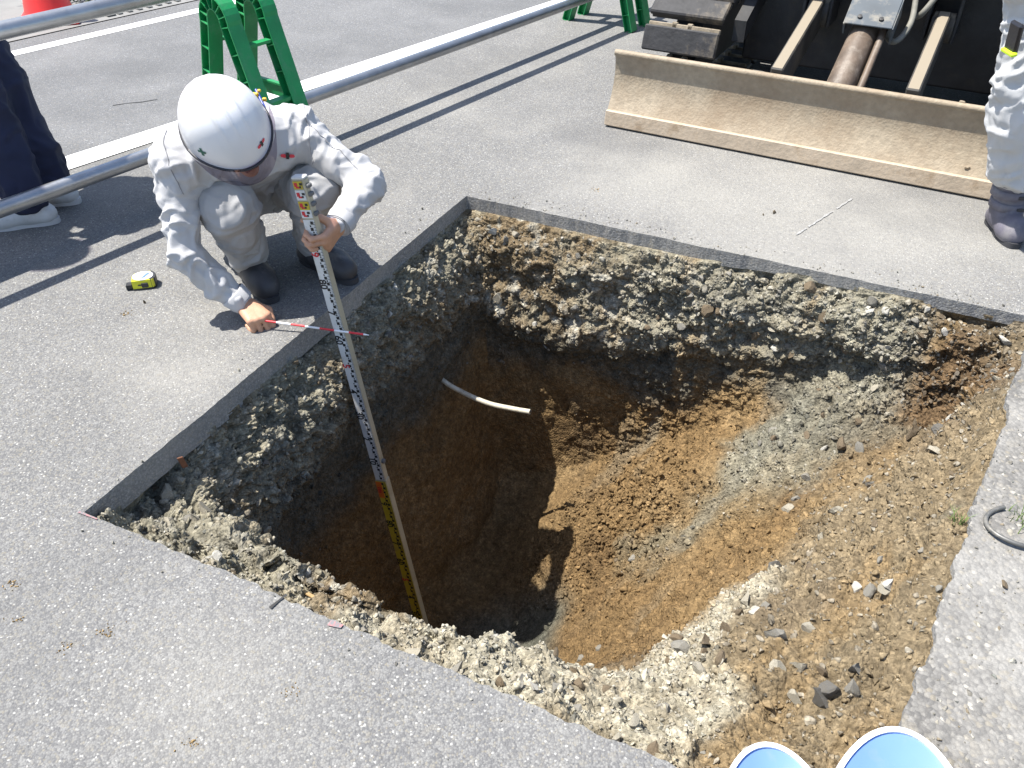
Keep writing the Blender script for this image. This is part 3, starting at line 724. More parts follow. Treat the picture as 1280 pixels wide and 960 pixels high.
M['chrome'] = simple('chrome_rod', (.6, .6, .6), .18, metal=1.0, var=.03)
M['hose'] = simple('grey_hose', (.17, .165, .14), .7, var=.2, scale=20)
M['shoe'] = simple('rubber_pad', (.026, .026, .028), .7, var=.3, scale=20, bump=.3, bscale=40, dirt=(.17, .14, .10), dscale=9, dlo=.53, dhi=.74)
M['link'] = simple('track_link_steel', (.20, .165, .115), .75, var=.3, scale=20, bump=.3, dirt=(.33, .28, .21), dscale=16, dlo=.45, dhi=.7)
M['house'] = simple('machine_paint', (.05, .075, .12), .4, var=.05, scale=3)
ex = empty('excavator', (.459, 3.976, 0), math.atan2(-.484, .875), 'dusty small excavator with tan dozer blade, its front towards the pit', 'excavator')
W = 2.06
prof = [(.0, .062), (.02, .095), (.044, .14), (.062, .19), (.070, .24), (.066, .29), (.056, .325)]
back = [(y + .028, z) for y, z in prof[::-1]]; poly = prof + back
mb = MB(); nseg = 40; npf = len(poly); v = []; f = []
for i in range(nseg + 1):
    x = W * i / nseg
    for y, z in poly: v.append((x, y, z))
for i in range(nseg):
    for k in range(npf): f.append((i * npf + k, (i + 1) * npf + k, (i + 1) * npf + (k + 1) % npf, i * npf + (k + 1) % npf))
f += [tuple(range(npf)), tuple(range(nseg * npf, (nseg + 1) * npf))[::-1]]
mb.add(v, f); mb.tube([(-.004, .068, .330), (W / 2, .068, .330), (W + .004, .068, .330)], .015, 12)
bl = mb.build('blade', M['blade'], ex, auto=35)
MB().box((W / 2, .002, .043), (W + .006, .03, .072), rotm((1, 0, 0), (0, .1, 1)), bev=.004).build('cutting_edge', M['edge'], bl)
for x in (): MB().lathe([(.012, 0), (.011, .006), (.004, .008)], 10, rotm((1, 0, 0), (0, -1, .1)), (x, -.0135, .045)).build('bolt', M['edge'], bl)
r6 = np.random.default_rng(6)
for k in range(5):
    x = r6.choice([r6.normal(.08, .03), r6.uniform(1.3, 1.9), r6.uniform(.1, 2.0)], p=[.25, .5, .25]); z = r6.uniform(.10, .20) if k % 3 else .346
    v_, f_ = shapes[k % 10]; s_ = r6.uniform(.006, .012); y = -.002 + .062 * min(1, (z - .06) / .13) if z < .3 else .068
    MB().add([(x + a * s_ * 1.8, y + b * s_ * .4, z + c * s_) for a, b, c in v_], [tuple(q) for q in f_]).build('stuck_soil', M['blade'], bl)
for ax in (.745, 1.305):
    p0 = Vector((ax, .10, .29)); p1 = Vector((ax + .005, .78, .445)); d = (p1 - p0)
    R = rotm((1, 0, 0), Vector((0, -d.z, d.y)))
    mb = MB().box((p0 + p1) / 2, (.055, d.length, .15), R, bev=.006)
    ar_ = mb.build('blade_arm', M['exarm'], ex)
    MB().lathe([(.06, -.05), (.065, -.045), (.065, .045), (.06, .05)], 20, rotm((0, 0, 1), (1, 0, 0)), (ax + .005, .80, .44)).build('pivot_boss', M['exarm'], ar_, auto=40)
    for s_ in (-1, 1): MB().box((ax + s_ * .062, .86, .52), (.016, .2, .28), bev=.004).build('pivot_bracket', M['exdark'], ar_)
# ram with cover plate
q0 = Vector((1.005, .135, .25)); q1 = Vector((1.03, .64, .57)); d = (q1 - q0).normalized()
ram = MB().tube([q0, q0 + d * .02, q0 + d * .40, q0 + d * .42], [.05, .062, .062, .055], 22).build('ram_cylinder', M['ram'], ex, auto=40)
MB().tube([q0 + d * .40, q1 + d * .12], .026, 16).build('ram_rod', M['chrome'], ram, auto=40)
MB().box(q0 + Vector((0, 0, -.02)), (.17, .07, .12), bev=.01).build('ram_clevis', M['ram'], ram)
MB().tube([q0 + Vector((.085, .02, .02)), q0 + Vector((.085, 0, .02)) + d * .12, q0 + Vector((.08, 0, .03)) + d * .38], .016, 10).build('ram_pipe', M['ram'], ram, auto=40)
Rc = rotm((1, 0, 0), Vector((0, -d.z, d.y))); cp = q0 + d * .43 + Rc @ Vector((.015, 0, .085))
cv = MB().box(cp, (.20, .17, .008), Rc, bev=.002).box(cp + Rc @ Vector((.101, 0, -.045)), (.008, .17, .088), Rc).box(cp + Rc @ Vector((-.101, 0, -.03)), (.008, .17, .058), Rc).build('ram_cover', M['cover'], ex)
for x in (-.045, .045): MB().lathe([(.011, 0), (.010, .008), (.002, .009)], 8, Rc, cp + Rc @ Vector((x, -.045, .004))).build('bolt', M['exdark'], cv)
# hoses
for pts in ([(1.16, .75, .62), (1.19, .60, .50), (1.165, .48, .44), (1.12, .50, .44), (1.10, .58, .50)], [(1.30, .9, .72), (1.26, .72, .60), (1.22, .66, .52), (1.19, .75, .48)], [(.90, .85, .72), (.93, .74, .62), (.95, .7, .52)]):
    P_ = [Vector(p) for p in pts]; sm = []
    for i in range(len(P_) - 1):
        a0, a1, a2, a3 = P_[max(i - 1, 0)], P_[i], P_[i + 1], P_[min(i + 2, len(P_) - 1)]
        for k in range(6):
            t = k / 6; sm.append(.5 * (2 * a1 + (a2 - a0) * t + (2 * a0 - 5 * a1 + 4 * a2 - a3) * t * t + (3 * a1 - a0 - 3 * a2 + a3) * t ** 3))
    sm.append(P_[-1]); MB().tube(sm, .013, 10).build('hydraulic_hose', M['hose'], ex, auto=50)
# undercarriage and tracks
MB().box((1.02, 1.45, .42), (1.3, 1.0, .22), bev=.02).box((1.02, .97, .40), (1.30, .05, .54), bev=.01).build('frame_with_shade_plate', M['exdark'], ex)  # second box: wide plate added to darken the gap between the tracks
for sx in (-1, 1):
    o_ = MB().prism([(0, .30), (.5, .50), (.5, .62), (.0, .40)], (1.02 + sx * .60 - .03, .62, 0), (0, 1, 0), (0, 0, 1), (1, 0, 0), .06).build('side_brace', M['exdark'], ex)
LP = 1.75; RT = .20; ZC = .235; Y0 = .70
def track_pt(s):
    L1 = LP; L2 = math.pi * RT; tot = 2 * (L1 + L2); s %= tot
    if s < L1: return (Y0 + s, ZC + RT, (0, 1), (1, 0))
    s -= L1
    if s < L2: a = s / RT; return (Y0 + LP + RT * math.sin(a), ZC + RT * math.cos(a), (math.sin(a), math.cos(a)), (math.cos(a), -math.sin(a)))
    s -= L2
    if s < L1: return (Y0 + LP - s, ZC - RT, (0, -1), (-1, 0))
    s -= L1; a = s / RT; return (Y0 - RT * math.sin(a), ZC - RT * math.cos(a), (-math.sin(a), -math.cos(a)), (-math.cos(a), math.sin(a)))
NSH = 32; tot = 2 * (LP + math.pi * RT); first = None
for tx in (.17, 1.87):
    fr = MB().box((tx, Y0 + LP / 2, ZC), (.16, LP, .26), bev=.02).build('track_frame', M['exdark'], ex)
    MB().lathe([(.05, -.08), (.16, -.07), (.165, -.02), (.165, .02), (.16, .07), (.05, .08)], 24, rotm((0, 0, 1), (1, 0, 0)), (tx, Y0, ZC)).build('idler_wheel', M['exdark'], fr, auto=40)
    for k in range(NSH):
        y, z, nrm, tan_ = track_pt(tot * (k + .28) / NSH)
        if first is None:
            pad = MB().box((0, 0, .034), (.385, .120, .030), bev=.007).box((0, 0, .012), (.365, .105, .02)).build('track_shoe', M['shoe'], fr)
            lk = MB().box((0, .066, .006), (.37, .024, .022), bev=.004).box((-.05, .062, .0), (.03, .05, .034), bev=.005).box((.03, .062, 0), (.03, .05, .034), bev=.005).build('shoe_link', M['link'], pad); first = pad; o = pad
        else:
            o = first.copy(); C.objects.link(o); l_ = first.children[0].copy(); C.objects.link(l_); l_.parent = o
        o.parent = fr; R = Matrix(((1, 0, 0), (0, tan_[0], nrm[0]), (0, tan_[1], nrm[1]))); 
        R.col[0] = Vector((0, tan_[0], tan_[1])).cross(Vector((0, nrm[0], nrm[1])))
        o.matrix_local = Matrix.Translation((tx, y, z)) @ R.to_4x4()
MB().lathe([(.45, .55), (.45, .66)], 32, None, (1.02, 1.55, 0)).build('slew_ring', M['exdark'], ex, auto=40)
MB().box((1.02, 1.59, .82), (1.7, 1.82, .30), bev=.04).box((.62, 1.5, 1.55), (.85, 1.0, 1.16), bev=.06).box((1.02, 2.35, 1.2), (1.7, .5, .6), bev=.1).build('machine_house', M['house'], ex)  # out of view; deck front drawn forward to shade the undercarriage
M['glass'] = simple('cab_glass', (.03, .035, .04), .08, var=.02)
MB().box((.62, .995, 1.6), (.68, .012, .8), bev=.003).build('cab_window', M['glass'], ex)

# ------------------------------------------------------------------ signed-distance figures
def cap(a, b, ra, rb, k=.03): return ('c', np.array(a, float), np.array(b, float), ra, rb, k)
def ell(c, R, rad, k=.02): return ('e', np.array(c, float), np.array(R, float), np.array(rad, float), k)
def sdf_mesh(prims, h):
    lo = np.full(3, 9.); hi = -lo
    for p in prims:
        if p[0] == 'c':
            r = max(p[3], p[4]); lo = np.minimum(lo, np.minimum(p[1], p[2]) - r); hi = np.maximum(hi, np.maximum(p[1], p[2]) + r)
        else: r = p[3].max(); lo = np.minimum(lo, p[1] - r); hi = np.maximum(hi, p[1] + r)
    lo -= 4 * h; hi += 4 * h; dim = np.ceil((hi - lo) / h).astype(int) + 1
    f = np.full(dim, 1.0, np.float32)
    for p in prims:
        k = p[-1]; mg = k + 3 * h
        if p[0] == 'c': r = max(p[3], p[4]); l = np.minimum(p[1], p[2]) - r - mg; u = np.maximum(p[1], p[2]) + r + mg
        else: r = p[3].max(); l = p[1] - r - mg; u = p[1] + r + mg
        i0 = np.clip(np.floor((l - lo) / h).astype(int), 0, dim - 1); i1 = np.clip(np.ceil((u - lo) / h).astype(int) + 1, 1, dim)
        g = np.meshgrid(*[lo[a] + h * np.arange(i0[a], i1[a]) for a in range(3)], indexing='ij'); X = np.stack(g, -1)
        if p[0] == 'c':
            ab = p[2] - p[1]; t = np.clip(((X - p[1]) @ ab) / max(ab @ ab, 1e-9), 0, 1)
            d = np.linalg.norm(X - p[1] - t[..., None] * ab, axis=-1) - (p[3] + (p[4] - p[3]) * t)
        else:
            Y = (X - p[1]) @ p[2]; kk = np.linalg.norm(Y / p[3], axis=-1); k2 = np.linalg.norm(Y / p[3] ** 2, axis=-1); d = kk * (kk - 1) / np.maximum(k2, 1e-6)
        sl = tuple(slice(i0[a], i1[a]) for a in range(3)); o = f[sl]
        hh = np.clip(.5 + .5 * (o - d) / k, 0, 1); f[sl] = o * (1 - hh) + d * hh - k * hh * (1 - hh)
    s = f < 0; cs = np.zeros(np.array(dim) - 1, np.int8)
    cor = [(x, y, z) for x in (0, 1) for y in (0, 1) for z in (0, 1)]
    def cut(arr, c): return arr[c[0]:dim[0] - 1 + c[0], c[1]:dim[1] - 1 + c[1], c[2]:dim[2] - 1 + c[2]]
    for c in cor: cs += cut(s, c)
    act = np.argwhere((cs > 0) & (cs < 8)); pos = np.zeros((len(act), 3)); num = np.zeros(len(act))
    for c in cor:
        for ax in range(3):
            if c[ax]: continue
            d = list(c); d[ax] = 1; fa = f[act[:, 0] + c[0], act[:, 1] + c[1], act[:, 2] + c[2]]; fb = f[act[:, 0] + d[0], act[:, 1] + d[1], act[:, 2] + d[2]]
            m = (fa < 0) != (fb < 0); t = np.where(m, fa / np.where(m, fa - fb, 1), 0)
            pt = np.tile(np.array(c, float), (len(act), 1)); pt[:, ax] += t; pos += pt * m[:, None]; num += m
    V = (act + pos / num[:, None]) * h + lo
    idx = np.full(np.array(dim) - 1, -1, np.int64); idx[act[:, 0], act[:, 1], act[:, 2]] = np.arange(len(act)); F = []
    for ax in range(3):
        u, w = (ax + 1) % 3, (ax + 2) % 3
        s0 = [slice(1, dim[a] - 1) for a in range(3)]; s1 = list(s0); s0[ax] = slice(0, dim[ax] - 1); s1[ax] = slice(1, dim[ax])
        a = s[tuple(s0)]; b = s[tuple(s1)]; e = np.argwhere(a != b); fl = a[e[:, 0], e[:, 1], e[:, 2]]
        e = e + 1; e[:, ax] -= 1
        def cell(du, dw):
            q = e.copy(); q[:, u] += du; q[:, w] += dw; return idx[q[:, 0], q[:, 1], q[:, 2]]
        Q = np.stack([cell(-1, -1), cell(0, -1), cell(0, 0), cell(-1, 0)], 1); Q[~fl] = Q[~fl][:, ::-1]; F.append(Q)
    F = np.concatenate(F); F = F[(F >= 0).all(1)]
    return V, F
def vnormals(V, F):
    n = np.cross(V[F[:, 2]] - V[F[:, 0]], V[F[:, 3]] - V[F[:, 1]]); r = np.zeros_like(V)
    for k in range(4): np.add.at(r, F[:, k], n)
    return r / np.maximum(np.linalg.norm(r, axis=1, keepdims=True), 1e-9)
def relax(V, F, it=2, w=.5):
    e = np.concatenate([F[:, [0, 1]], F[:, [1, 2]], F[:, [2, 3]], F[:, [3, 0]]])
    for _ in range(it):
        s = np.zeros_like(V); c = np.zeros(len(V)); np.add.at(s, e[:, 0], V[e[:, 1]]); np.add.at(c, e[:, 0], 1); np.add.at(s, e[:, 1], V[e[:, 0]]); np.add.at(c, e[:, 1], 1)
        V = V * (1 - w) + w * s / c[:, None]
    return V
def cloth(prims, h, amp, seed, stretch=(1, 1, 1), freq=8):
    V, F = sdf_mesh(prims, h); V = relax(V, F, 3); n = vnormals(V, F)
    best = np.full(len(V), 9.); Q = np.zeros_like(V)
    for i, p in enumerate(prims):                          # folds run round each limb
        ab = p[2] - p[1]; L = np.linalg.norm(ab); u = ab / L; t = np.clip((V - p[1]) @ u, 0, L); d = np.linalg.norm(V - p[1] - t[:, None] * u, axis=1) - (p[3] + (p[4] - p[3]) * t / L)
        a1 = unit(np.cross(u, (.3, .5, .81))); a2 = np.cross(u, a1); W = V - p[1]
        x = np.stack([W @ u * 21 + (W @ a1) * 9 + i * 5.3, W @ a1 * 5 + i, W @ a2 * 5], 1); m = d < best; best[m] = d[m]; Q[m] = x[m]
    wp = np.stack([fbm(V * 6 + 5 * i, 2, seed + 40 + i) for i in range(3)], 1)
    rg = lambda x, pw: np.maximum(0, 1 - 1.7 * np.abs(x)) ** pw
    ring = rg(vnoise(Q + wp * .9, seed), 3.2); iso = rg(vnoise(V * freq + wp * 1.3, seed + 7), 3.6); iso2 = rg(vnoise(V * freq * 2.1 + wp * 1.6, seed + 9), 3)
    msk = np.clip(.55 + fbm(V * 5, 2, seed + 5) * 1.3, .1, 1.2)
    d = amp * (1.35 * ring * msk + 1.0 * iso + .45 * iso2 - .55 - .8 * rg(vnoise(Q * .8 + 31 + wp, seed + 15), 5) * msk - .5 * rg(vnoise(V * freq * 1.5 + wp * 2, seed + 17), 5)) + fbm(V * 4, 2, seed + 3) * amp * .7
    e = np.concatenate([F[:, [0, 1]], F[:, [1, 2]], F[:, [2, 3]], F[:, [3, 0]]])
    for _ in range(2):
        s_ = np.zeros(len(V)); c_ = np.zeros(len(V)); np.add.at(s_, e[:, 0], d[e[:, 1]]); np.add.at(c_, e[:, 0], 1); np.add.at(s_, e[:, 1], d[e[:, 0]]); np.add.at(c_, e[:, 1], 1); d = .5 * d + .5 * s_ / c_
    V = V + n * d[:, None]; return relax(V, F, 1, .3), F
def vec(*a): return np.array(a, float)
def unit(a): a = np.asarray(a, float); return a / np.linalg.norm(a)
def hand(wrist, fwd, side, curl, thumb=(.5, .6, .3), spread=.06, scale=1.0):
    """prims of a hand: fwd wrist->knuckles, side little finger->index, fingers curl away from the back of the hand"""
    fwd = unit(fwd); side = unit(side - fwd * np.dot(side, fwd)); up = np.cross(side, fwd); wrist = np.asarray(wrist, float); P = []
    if curl.get('flip'): up = -up
    s = scale; kn = []
    offs = [.031, .011, -.010, -.029]; ln = [.084, .088, .083, .075]; fl = [(.042, .026, .021), (.046, .029, .022), (.043, .027, .021), (.034, .021, .019)]
    for o, l in zip(offs, ln): kn.append(wrist + fwd * l * s + side * o * s)
    for o, k in zip(offs, kn): P.append(cap(wrist + side * o * .62 * s + fwd * .008 * s, k, .0165 * s, .0125 * s, .012))
    P.append(cap(wrist - fwd * .05, wrist, .026 * s, .024 * s, .012))
    for i, (o, k, f) in enumerate(zip(offs, kn, fl)):
        a = 0; p = k; c = curl['f'][i]; rr = [.0098, .0090, .0083, .0072]
        for j in range(3):
            a += c[j]; d = fwd * math.cos(a) - up * math.sin(a); d = unit(d + side * spread * (1.5 - i) * .35)
            q = p + d * f[j] * s; P.append(cap(p, q, rr[j] * s, rr[j + 1] * s, .004)); p = q
    b = wrist + fwd * .022 * s + side * .026 * s - up * .006 * s
    t1 = curl['t']; d1 = unit(fwd * t1[0] + side * t1[1] - up * t1[2]); m = b + d1 * .043 * s
    t2 = curl['t2']; d2 = unit(fwd * t2[0] + side * t2[1] - up * t2[2]); m2 = m + d2 * .031 * s
    t3 = curl.get('t3', t2); d3 = unit(fwd * t3[0] + side * t3[1] - up * t3[2]); m3 = m2 + d3 * .024 * s
    P += [cap(b, m, .0155 * s, .0115 * s, .010), cap(m, m2, .0112 * s, .0100 * s, .005), cap(m2, m3, .0100 * s, .0080 * s, .004)]
    return P
M['skin'] = simple('skin', (.50, .275, .175), .55, var=.10, scale=40, bump=.15, bscale=220)
M['hair'] = simple('black_hair', (.012, .011, .011), .5)
M['workwear'] = simple('pale_grey_workwear', (.45, .45, .458), .85, var=.02, scale=4, bump=.12, bscale=420)
M['trouser'] = simple('pale_grey_trousers', (.36, .36, .365), .85, var=.06, scale=6, bump=.12, bscale=420, dirt=(.29, .27, .245), dscale=6, dlo=.5, dhi=.75)
M['whitewear'] = simple('white_work_trousers', (.47, .475, .48), .85, var=.05, scale=6, bump=.12, bscale=420, dirt=(.42, .41, .40), dscale=5, dlo=.55, dhi=.8)
M['navy'] = simple('navy_cloth', (.013, .017, .045), .85, var=.15, scale=8, bump=.15, bscale=420)
M['boot'] = simple('charcoal_boot', (.045, .045, .05), .55, var=.2, scale=20, dirt=(.16, .15, .14), dscale=12, dlo=.5, dhi=.72)
M['bootp'] = simple('grey_purple_boot', (.125, .118, .145), .65, var=.2, scale=20, dirt=(.22, .21, .21), dscale=11, dlo=.5, dhi=.75)
M['sneaker'] = simple('white_sneaker', (.55, .56, .58), .6, var=.08, scale=20, dirt=(.35, .35, .36), dscale=14, dlo=.5, dhi=.75)
M['sole'] = simple('rubber_sole', (.04, .04, .045), .8)
M['solew'] = simple('pale_sole', (.50, .50, .52), .7)
M['helmet'] = simple('white_helmet_shell', (.70, .70, .71), .28, var=.02, scale=5, dirt=(.52, .52, .52), dscale=14, dlo=.62, dhi=.8, coat=.3)
M['trim'] = simple('dark_trim', (.03, .03, .036), .5)
M['red'] = simple('emblem_red', (.62, .045, .07), .5)
M['eblack'] = simple('emblem_dark', (.02, .02, .022), .5)
M['egreen'] = simple('emblem_green', (.01, .11, .07), .5)
M['strap'] = simple('chin_strap', (.62, .62, .63), .7)
M['eye'] = simple('eye', (.03, .025, .02), .2)
M['lip'] = simple('lip', (.33, .14, .11), .5)
mv, N_, L_, B_ = new_mat('smoked_visor')
tr = N_.new('ShaderNodeBsdfTransparent'); tr.inputs[0].default_value = (.52, .47, .54, 1); gl = N_.new('ShaderNodeBsdfGlossy'); gl.inputs['Roughness'].default_value = .08; gl.inputs[0].default_value = (.9, .9, .95, 1)
ms = N_.new('ShaderNodeMixShader'); ms.inputs[0].default_value = .09; L_.new(tr.outputs[0], ms.inputs[1]); L_.new(gl.outputs[0], ms.inputs[2]); L_.new(ms.outputs[0], N_['Material Output'].inputs[0]); M['visor'] = mv

def head_axes(up, fwd):
    up = unit(up); fwd = unit(np.asarray(fwd, float) - up * np.dot(fwd, up)); rt = np.cross(fwd, up); return np.stack([rt, fwd, up], 1)
def make_helmet(root, c, R, chin=True, crossing=True):
    """c centre of the rim ellipse, R columns right, forward, up"""
    Rm = Matrix(R.tolist()); c = Vector(c.tolist()); ax_, by, hz = .117, .127, .136
    v = []; f = []; nu, nv_ = 176, 48
    for j in range(nv_ + 1):
        ph = (j / nv_) * math.pi / 2
        for i in range(nu):
            th = 2 * math.pi * i / nu; e = .92
            cx, sx = math.cos(th), math.sin(th)
            r = math.cos(ph) ** .82; zz = math.sin(ph) ** 1.0
            x = ax_ * cx * r; y = by * sx * r; z = hz * zz
            # ribs over the crown and a small front peak
            fr_ = max(0, sx) ** 3
            rib = 0
            for x0 in (-.034, 0, .034): rib += math.exp(-((x - x0) / .005) ** 2)
            z += .0055 * rib * math.exp(-((ph - 1.05) / .42) ** 4) * (1 if sx > -.6 else .4)
            z -= .016 * (1 - j / nv_) ** 2 * (1 - abs(sx)) 
            y += .016 * fr_ * (1 - j / nv_) ** 3; z -= .010 * fr_ * (1 - j / nv_) ** 3
            if j == 0: x *= 1.02; y *= 1.02
            v.append(c + Rm @ Vector((x, y, z)))
    for j in range(nv_):
        for i in range(nu): f.append((j * nu + i, j * nu + (i + 1) % nu, (j + 1) * nu + (i + 1) % nu, (j + 1) * nu + i))
    f.append(tuple(range(nv_ * nu, (nv_ + 1) * nu)))
    o = mesh_np('helmet', np.array([tuple(x) for x in v]), f, M['helmet'], parent=root)
    MB().tube([v[i % nu] for i in range(0, nu + 1, 4)], .0042, 8, cap=False).build('rim_trim', M['trim'], o, auto=60)
    # visor: curved smoked sheet below the front of the rim
    vv_ = []; ff = []; n1, n2_ = 28, 8
    for j in range(n2_ + 1):
        for i in range(n1 + 1):
            a = math.radians(90 - 82 + 164 * i / n1); t = j / n2_
            x = (ax_ + .014) * math.cos(a) * (1 - .10 * t); y = (by + .020) * math.sin(a) * (1 - .03 * t); z = .004 - .105 * t * (.35 + .65 * math.sin(a) ** .7)
            vv_.append(c + Rm @ Vector((x, y, z)))
    for j in range(n2_):
        for i in range(n1): q_ = j * (n1 + 1) + i; ff.append((q_, q_ + 1, q_ + n1 + 2, q_ + n1 + 1))
    vs_ = mesh_np('visor', np.array([tuple(x) for x in vv_]), ff, M['visor'], parent=o)
    def decal(name, poly, th, ph, s, mat, rot=0, lift=.0015):
        pts = []
        for a, b in poly:
            a, b = a * math.cos(rot) - b * math.sin(rot), a * math.sin(rot) + b * math.cos(rot)
            t2 = th + a * s / .13; p2 = ph + b * s / .16; r = math.cos(p2) ** .82; fr_ = max(0, math.sin(t2)) ** 3; jj = p2 / (math.pi / 2)
            x = ax_ * math.cos(t2) * r; y = by * math.sin(t2) * r + .016 * fr_ * (1 - jj) ** 3; z = hz * math.sin(p2) - .010 * fr_ * (1 - jj) ** 3 - .016 * (1 - jj) ** 2 * (1 - abs(math.sin(t2)))
            nrm = Vector((x / ax_ ** 2, y / by ** 2, z / hz ** 2)).normalized(); pts.append(c + Rm @ (Vector((x, y, z)) + nrm * lift))
        return mesh_np(name, np.array([tuple(x) for x in pts]), [tuple(range(len(pts)))], mat, parent=o, smooth=False)
    if crossing:
        for sg in (-1, 1):
            wing = [(sg * .15, -.1), (sg * .5, -.32), (sg * .95, -.28), (sg * 1.2, 0), (sg * .95, .28), (sg * .5, .32), (sg * .15, .1)]
            decal('emblem_wing', wing if sg > 0 else wing[::-1], math.radians(112), .27, .0165, M['red'])
        decal('emblem_figure', [(-.22, -.5), (.22, -.5), (.3, 0), (.2, .55), (-.2, .55), (-.3, 0)], math.radians(112), .27, .0165, M['eblack'], lift=.0025)
        w_ = .28
        decal('safety_cross', [(-w_, -1), (w_, -1), (w_, -w_), (1, -w_), (1, w_), (w_, w_), (w_, 1), (-w_, 1), (-w_, w_), (-1, w_), (-1, -w_), (-w_, -w_)], math.radians(28), .32, .014, M['egreen'], rot=.25)
    return o
def face_bits(root, hc, R):
    Rm = Matrix(R.tolist()); hc = Vector(hc.tolist())
    for s_ in (-1, 1):
        MB().lathe([(.0, -.004), (.008, 0), (.009, .003), (.005, .007), (0, .008)], 12, rotm(Rm @ Vector((1, 0, 0)), Rm @ Vector((0, 1, 0))), hc + Rm @ Vector((s_ * .031, .079, .0))).build('eye', M['eye'], root, smooth=True)
    MB().box(hc + Rm @ Vector((0, .084, -.067)), (.042, .008, .010), Rm, bev=.003).build('mouth', M['lip'], root)
def head_prims(hc, R):
    g = lambda x, y, z: hc + R @ vec(x, y, z)
    P = [ell(hc + R @ vec(0, -.012, .015), R, (.074, .092, .095), .02), ell(g(0, .020, -.045), R, (.056, .066, .066), .03), cap(g(0, .083, .004), g(0, .101, -.026), .008, .0115, .012), ell(g(0, .070, -.092), R, (.024, .022, .018), .02)]
    for s_ in (-1, 1): P += [ell(g(s_ * .073, -.012, -.012), R, (.009, .020, .031), .008), ell(g(s_ * .031, .073, -.028), R, (.02, .014, .016), .02), cap(g(s_ * .018, .083, .018), g(s_ * .046, .073, .018), .008, .006, .014)]
    return P
def boot_prims(an, toe, r=.052, up=.0, k=.03):
    an = np.asarray(an, float); toe = np.asarray(toe, float); d = toe - an; d[2] = 0; L = np.linalg.norm(d); d = d / L; sd = vec(-d[1], d[0], 0)
    heel = an - d * .045; z0 = .042
    P = [cap((heel[0], heel[1], z0), (an[0] + d[0] * L * .55, an[1] + d[1] * L * .55, z0 + .006), .040, .045, k), cap((an[0] + d[0] * L * .55, an[1] + d[1] * L * .55, z0 + .002), (toe[0] - d[0] * .045, toe[1] - d[1] * .045, z0 - .002), .046, .043, k),
         cap((an[0] + d[0] * .02, an[1] + d[1] * .02, .075), (an[0] + d[0] * L * .5, an[1] + d[1] * L * .5, .055), .044, .036, k), cap((an[0], an[1], .07), (an[0], an[1], .11), .046, r, k)]
    if up: P.append(cap((an[0], an[1], .1), (an[0] + up[0], an[1] + up[1], up[2]), r, r + .004, k))
    return P
def boots(root, name, an, toe, mat, solem, r=.052, up=None):
    V, F = sdf_mesh(boot_prims(an, toe, r, up), .006); V = relax(V, F, 2); low = V[:, 2] < .012; V[low, 2] = .012 + (V[low, 2] - .012) * .15
    o = mesh_np(name, V, F, mat, parent=root)
    an = np.asarray(an, float); toe = np.asarray(toe, float); d = toe - an; d[2] = 0; L = np.linalg.norm(d); d /= L; sd = vec(-d[1], d[0], 0); pts = []
    for i in range(40):
        a = 2 * math.pi * i / 40; t = .5 + .5 * math.cos(a); w = (.043 - .006 * math.cos(a) * 0 - .005 * (1 - t) - .010 * math.exp(-((t - .38) / .16) ** 2)) 
        p = an + d * (-.086 + (L + .09) * t) + sd * math.copysign(abs(math.sin(a)) ** .65, math.sin(a)) * w; pts.append((p[0], p[1]))
    MB().prism(pts, (0, 0, .001), (1, 0, 0), (0, 1, 0), (0, 0, 1), .021).build('sole', solem, o, auto=40)
    return o

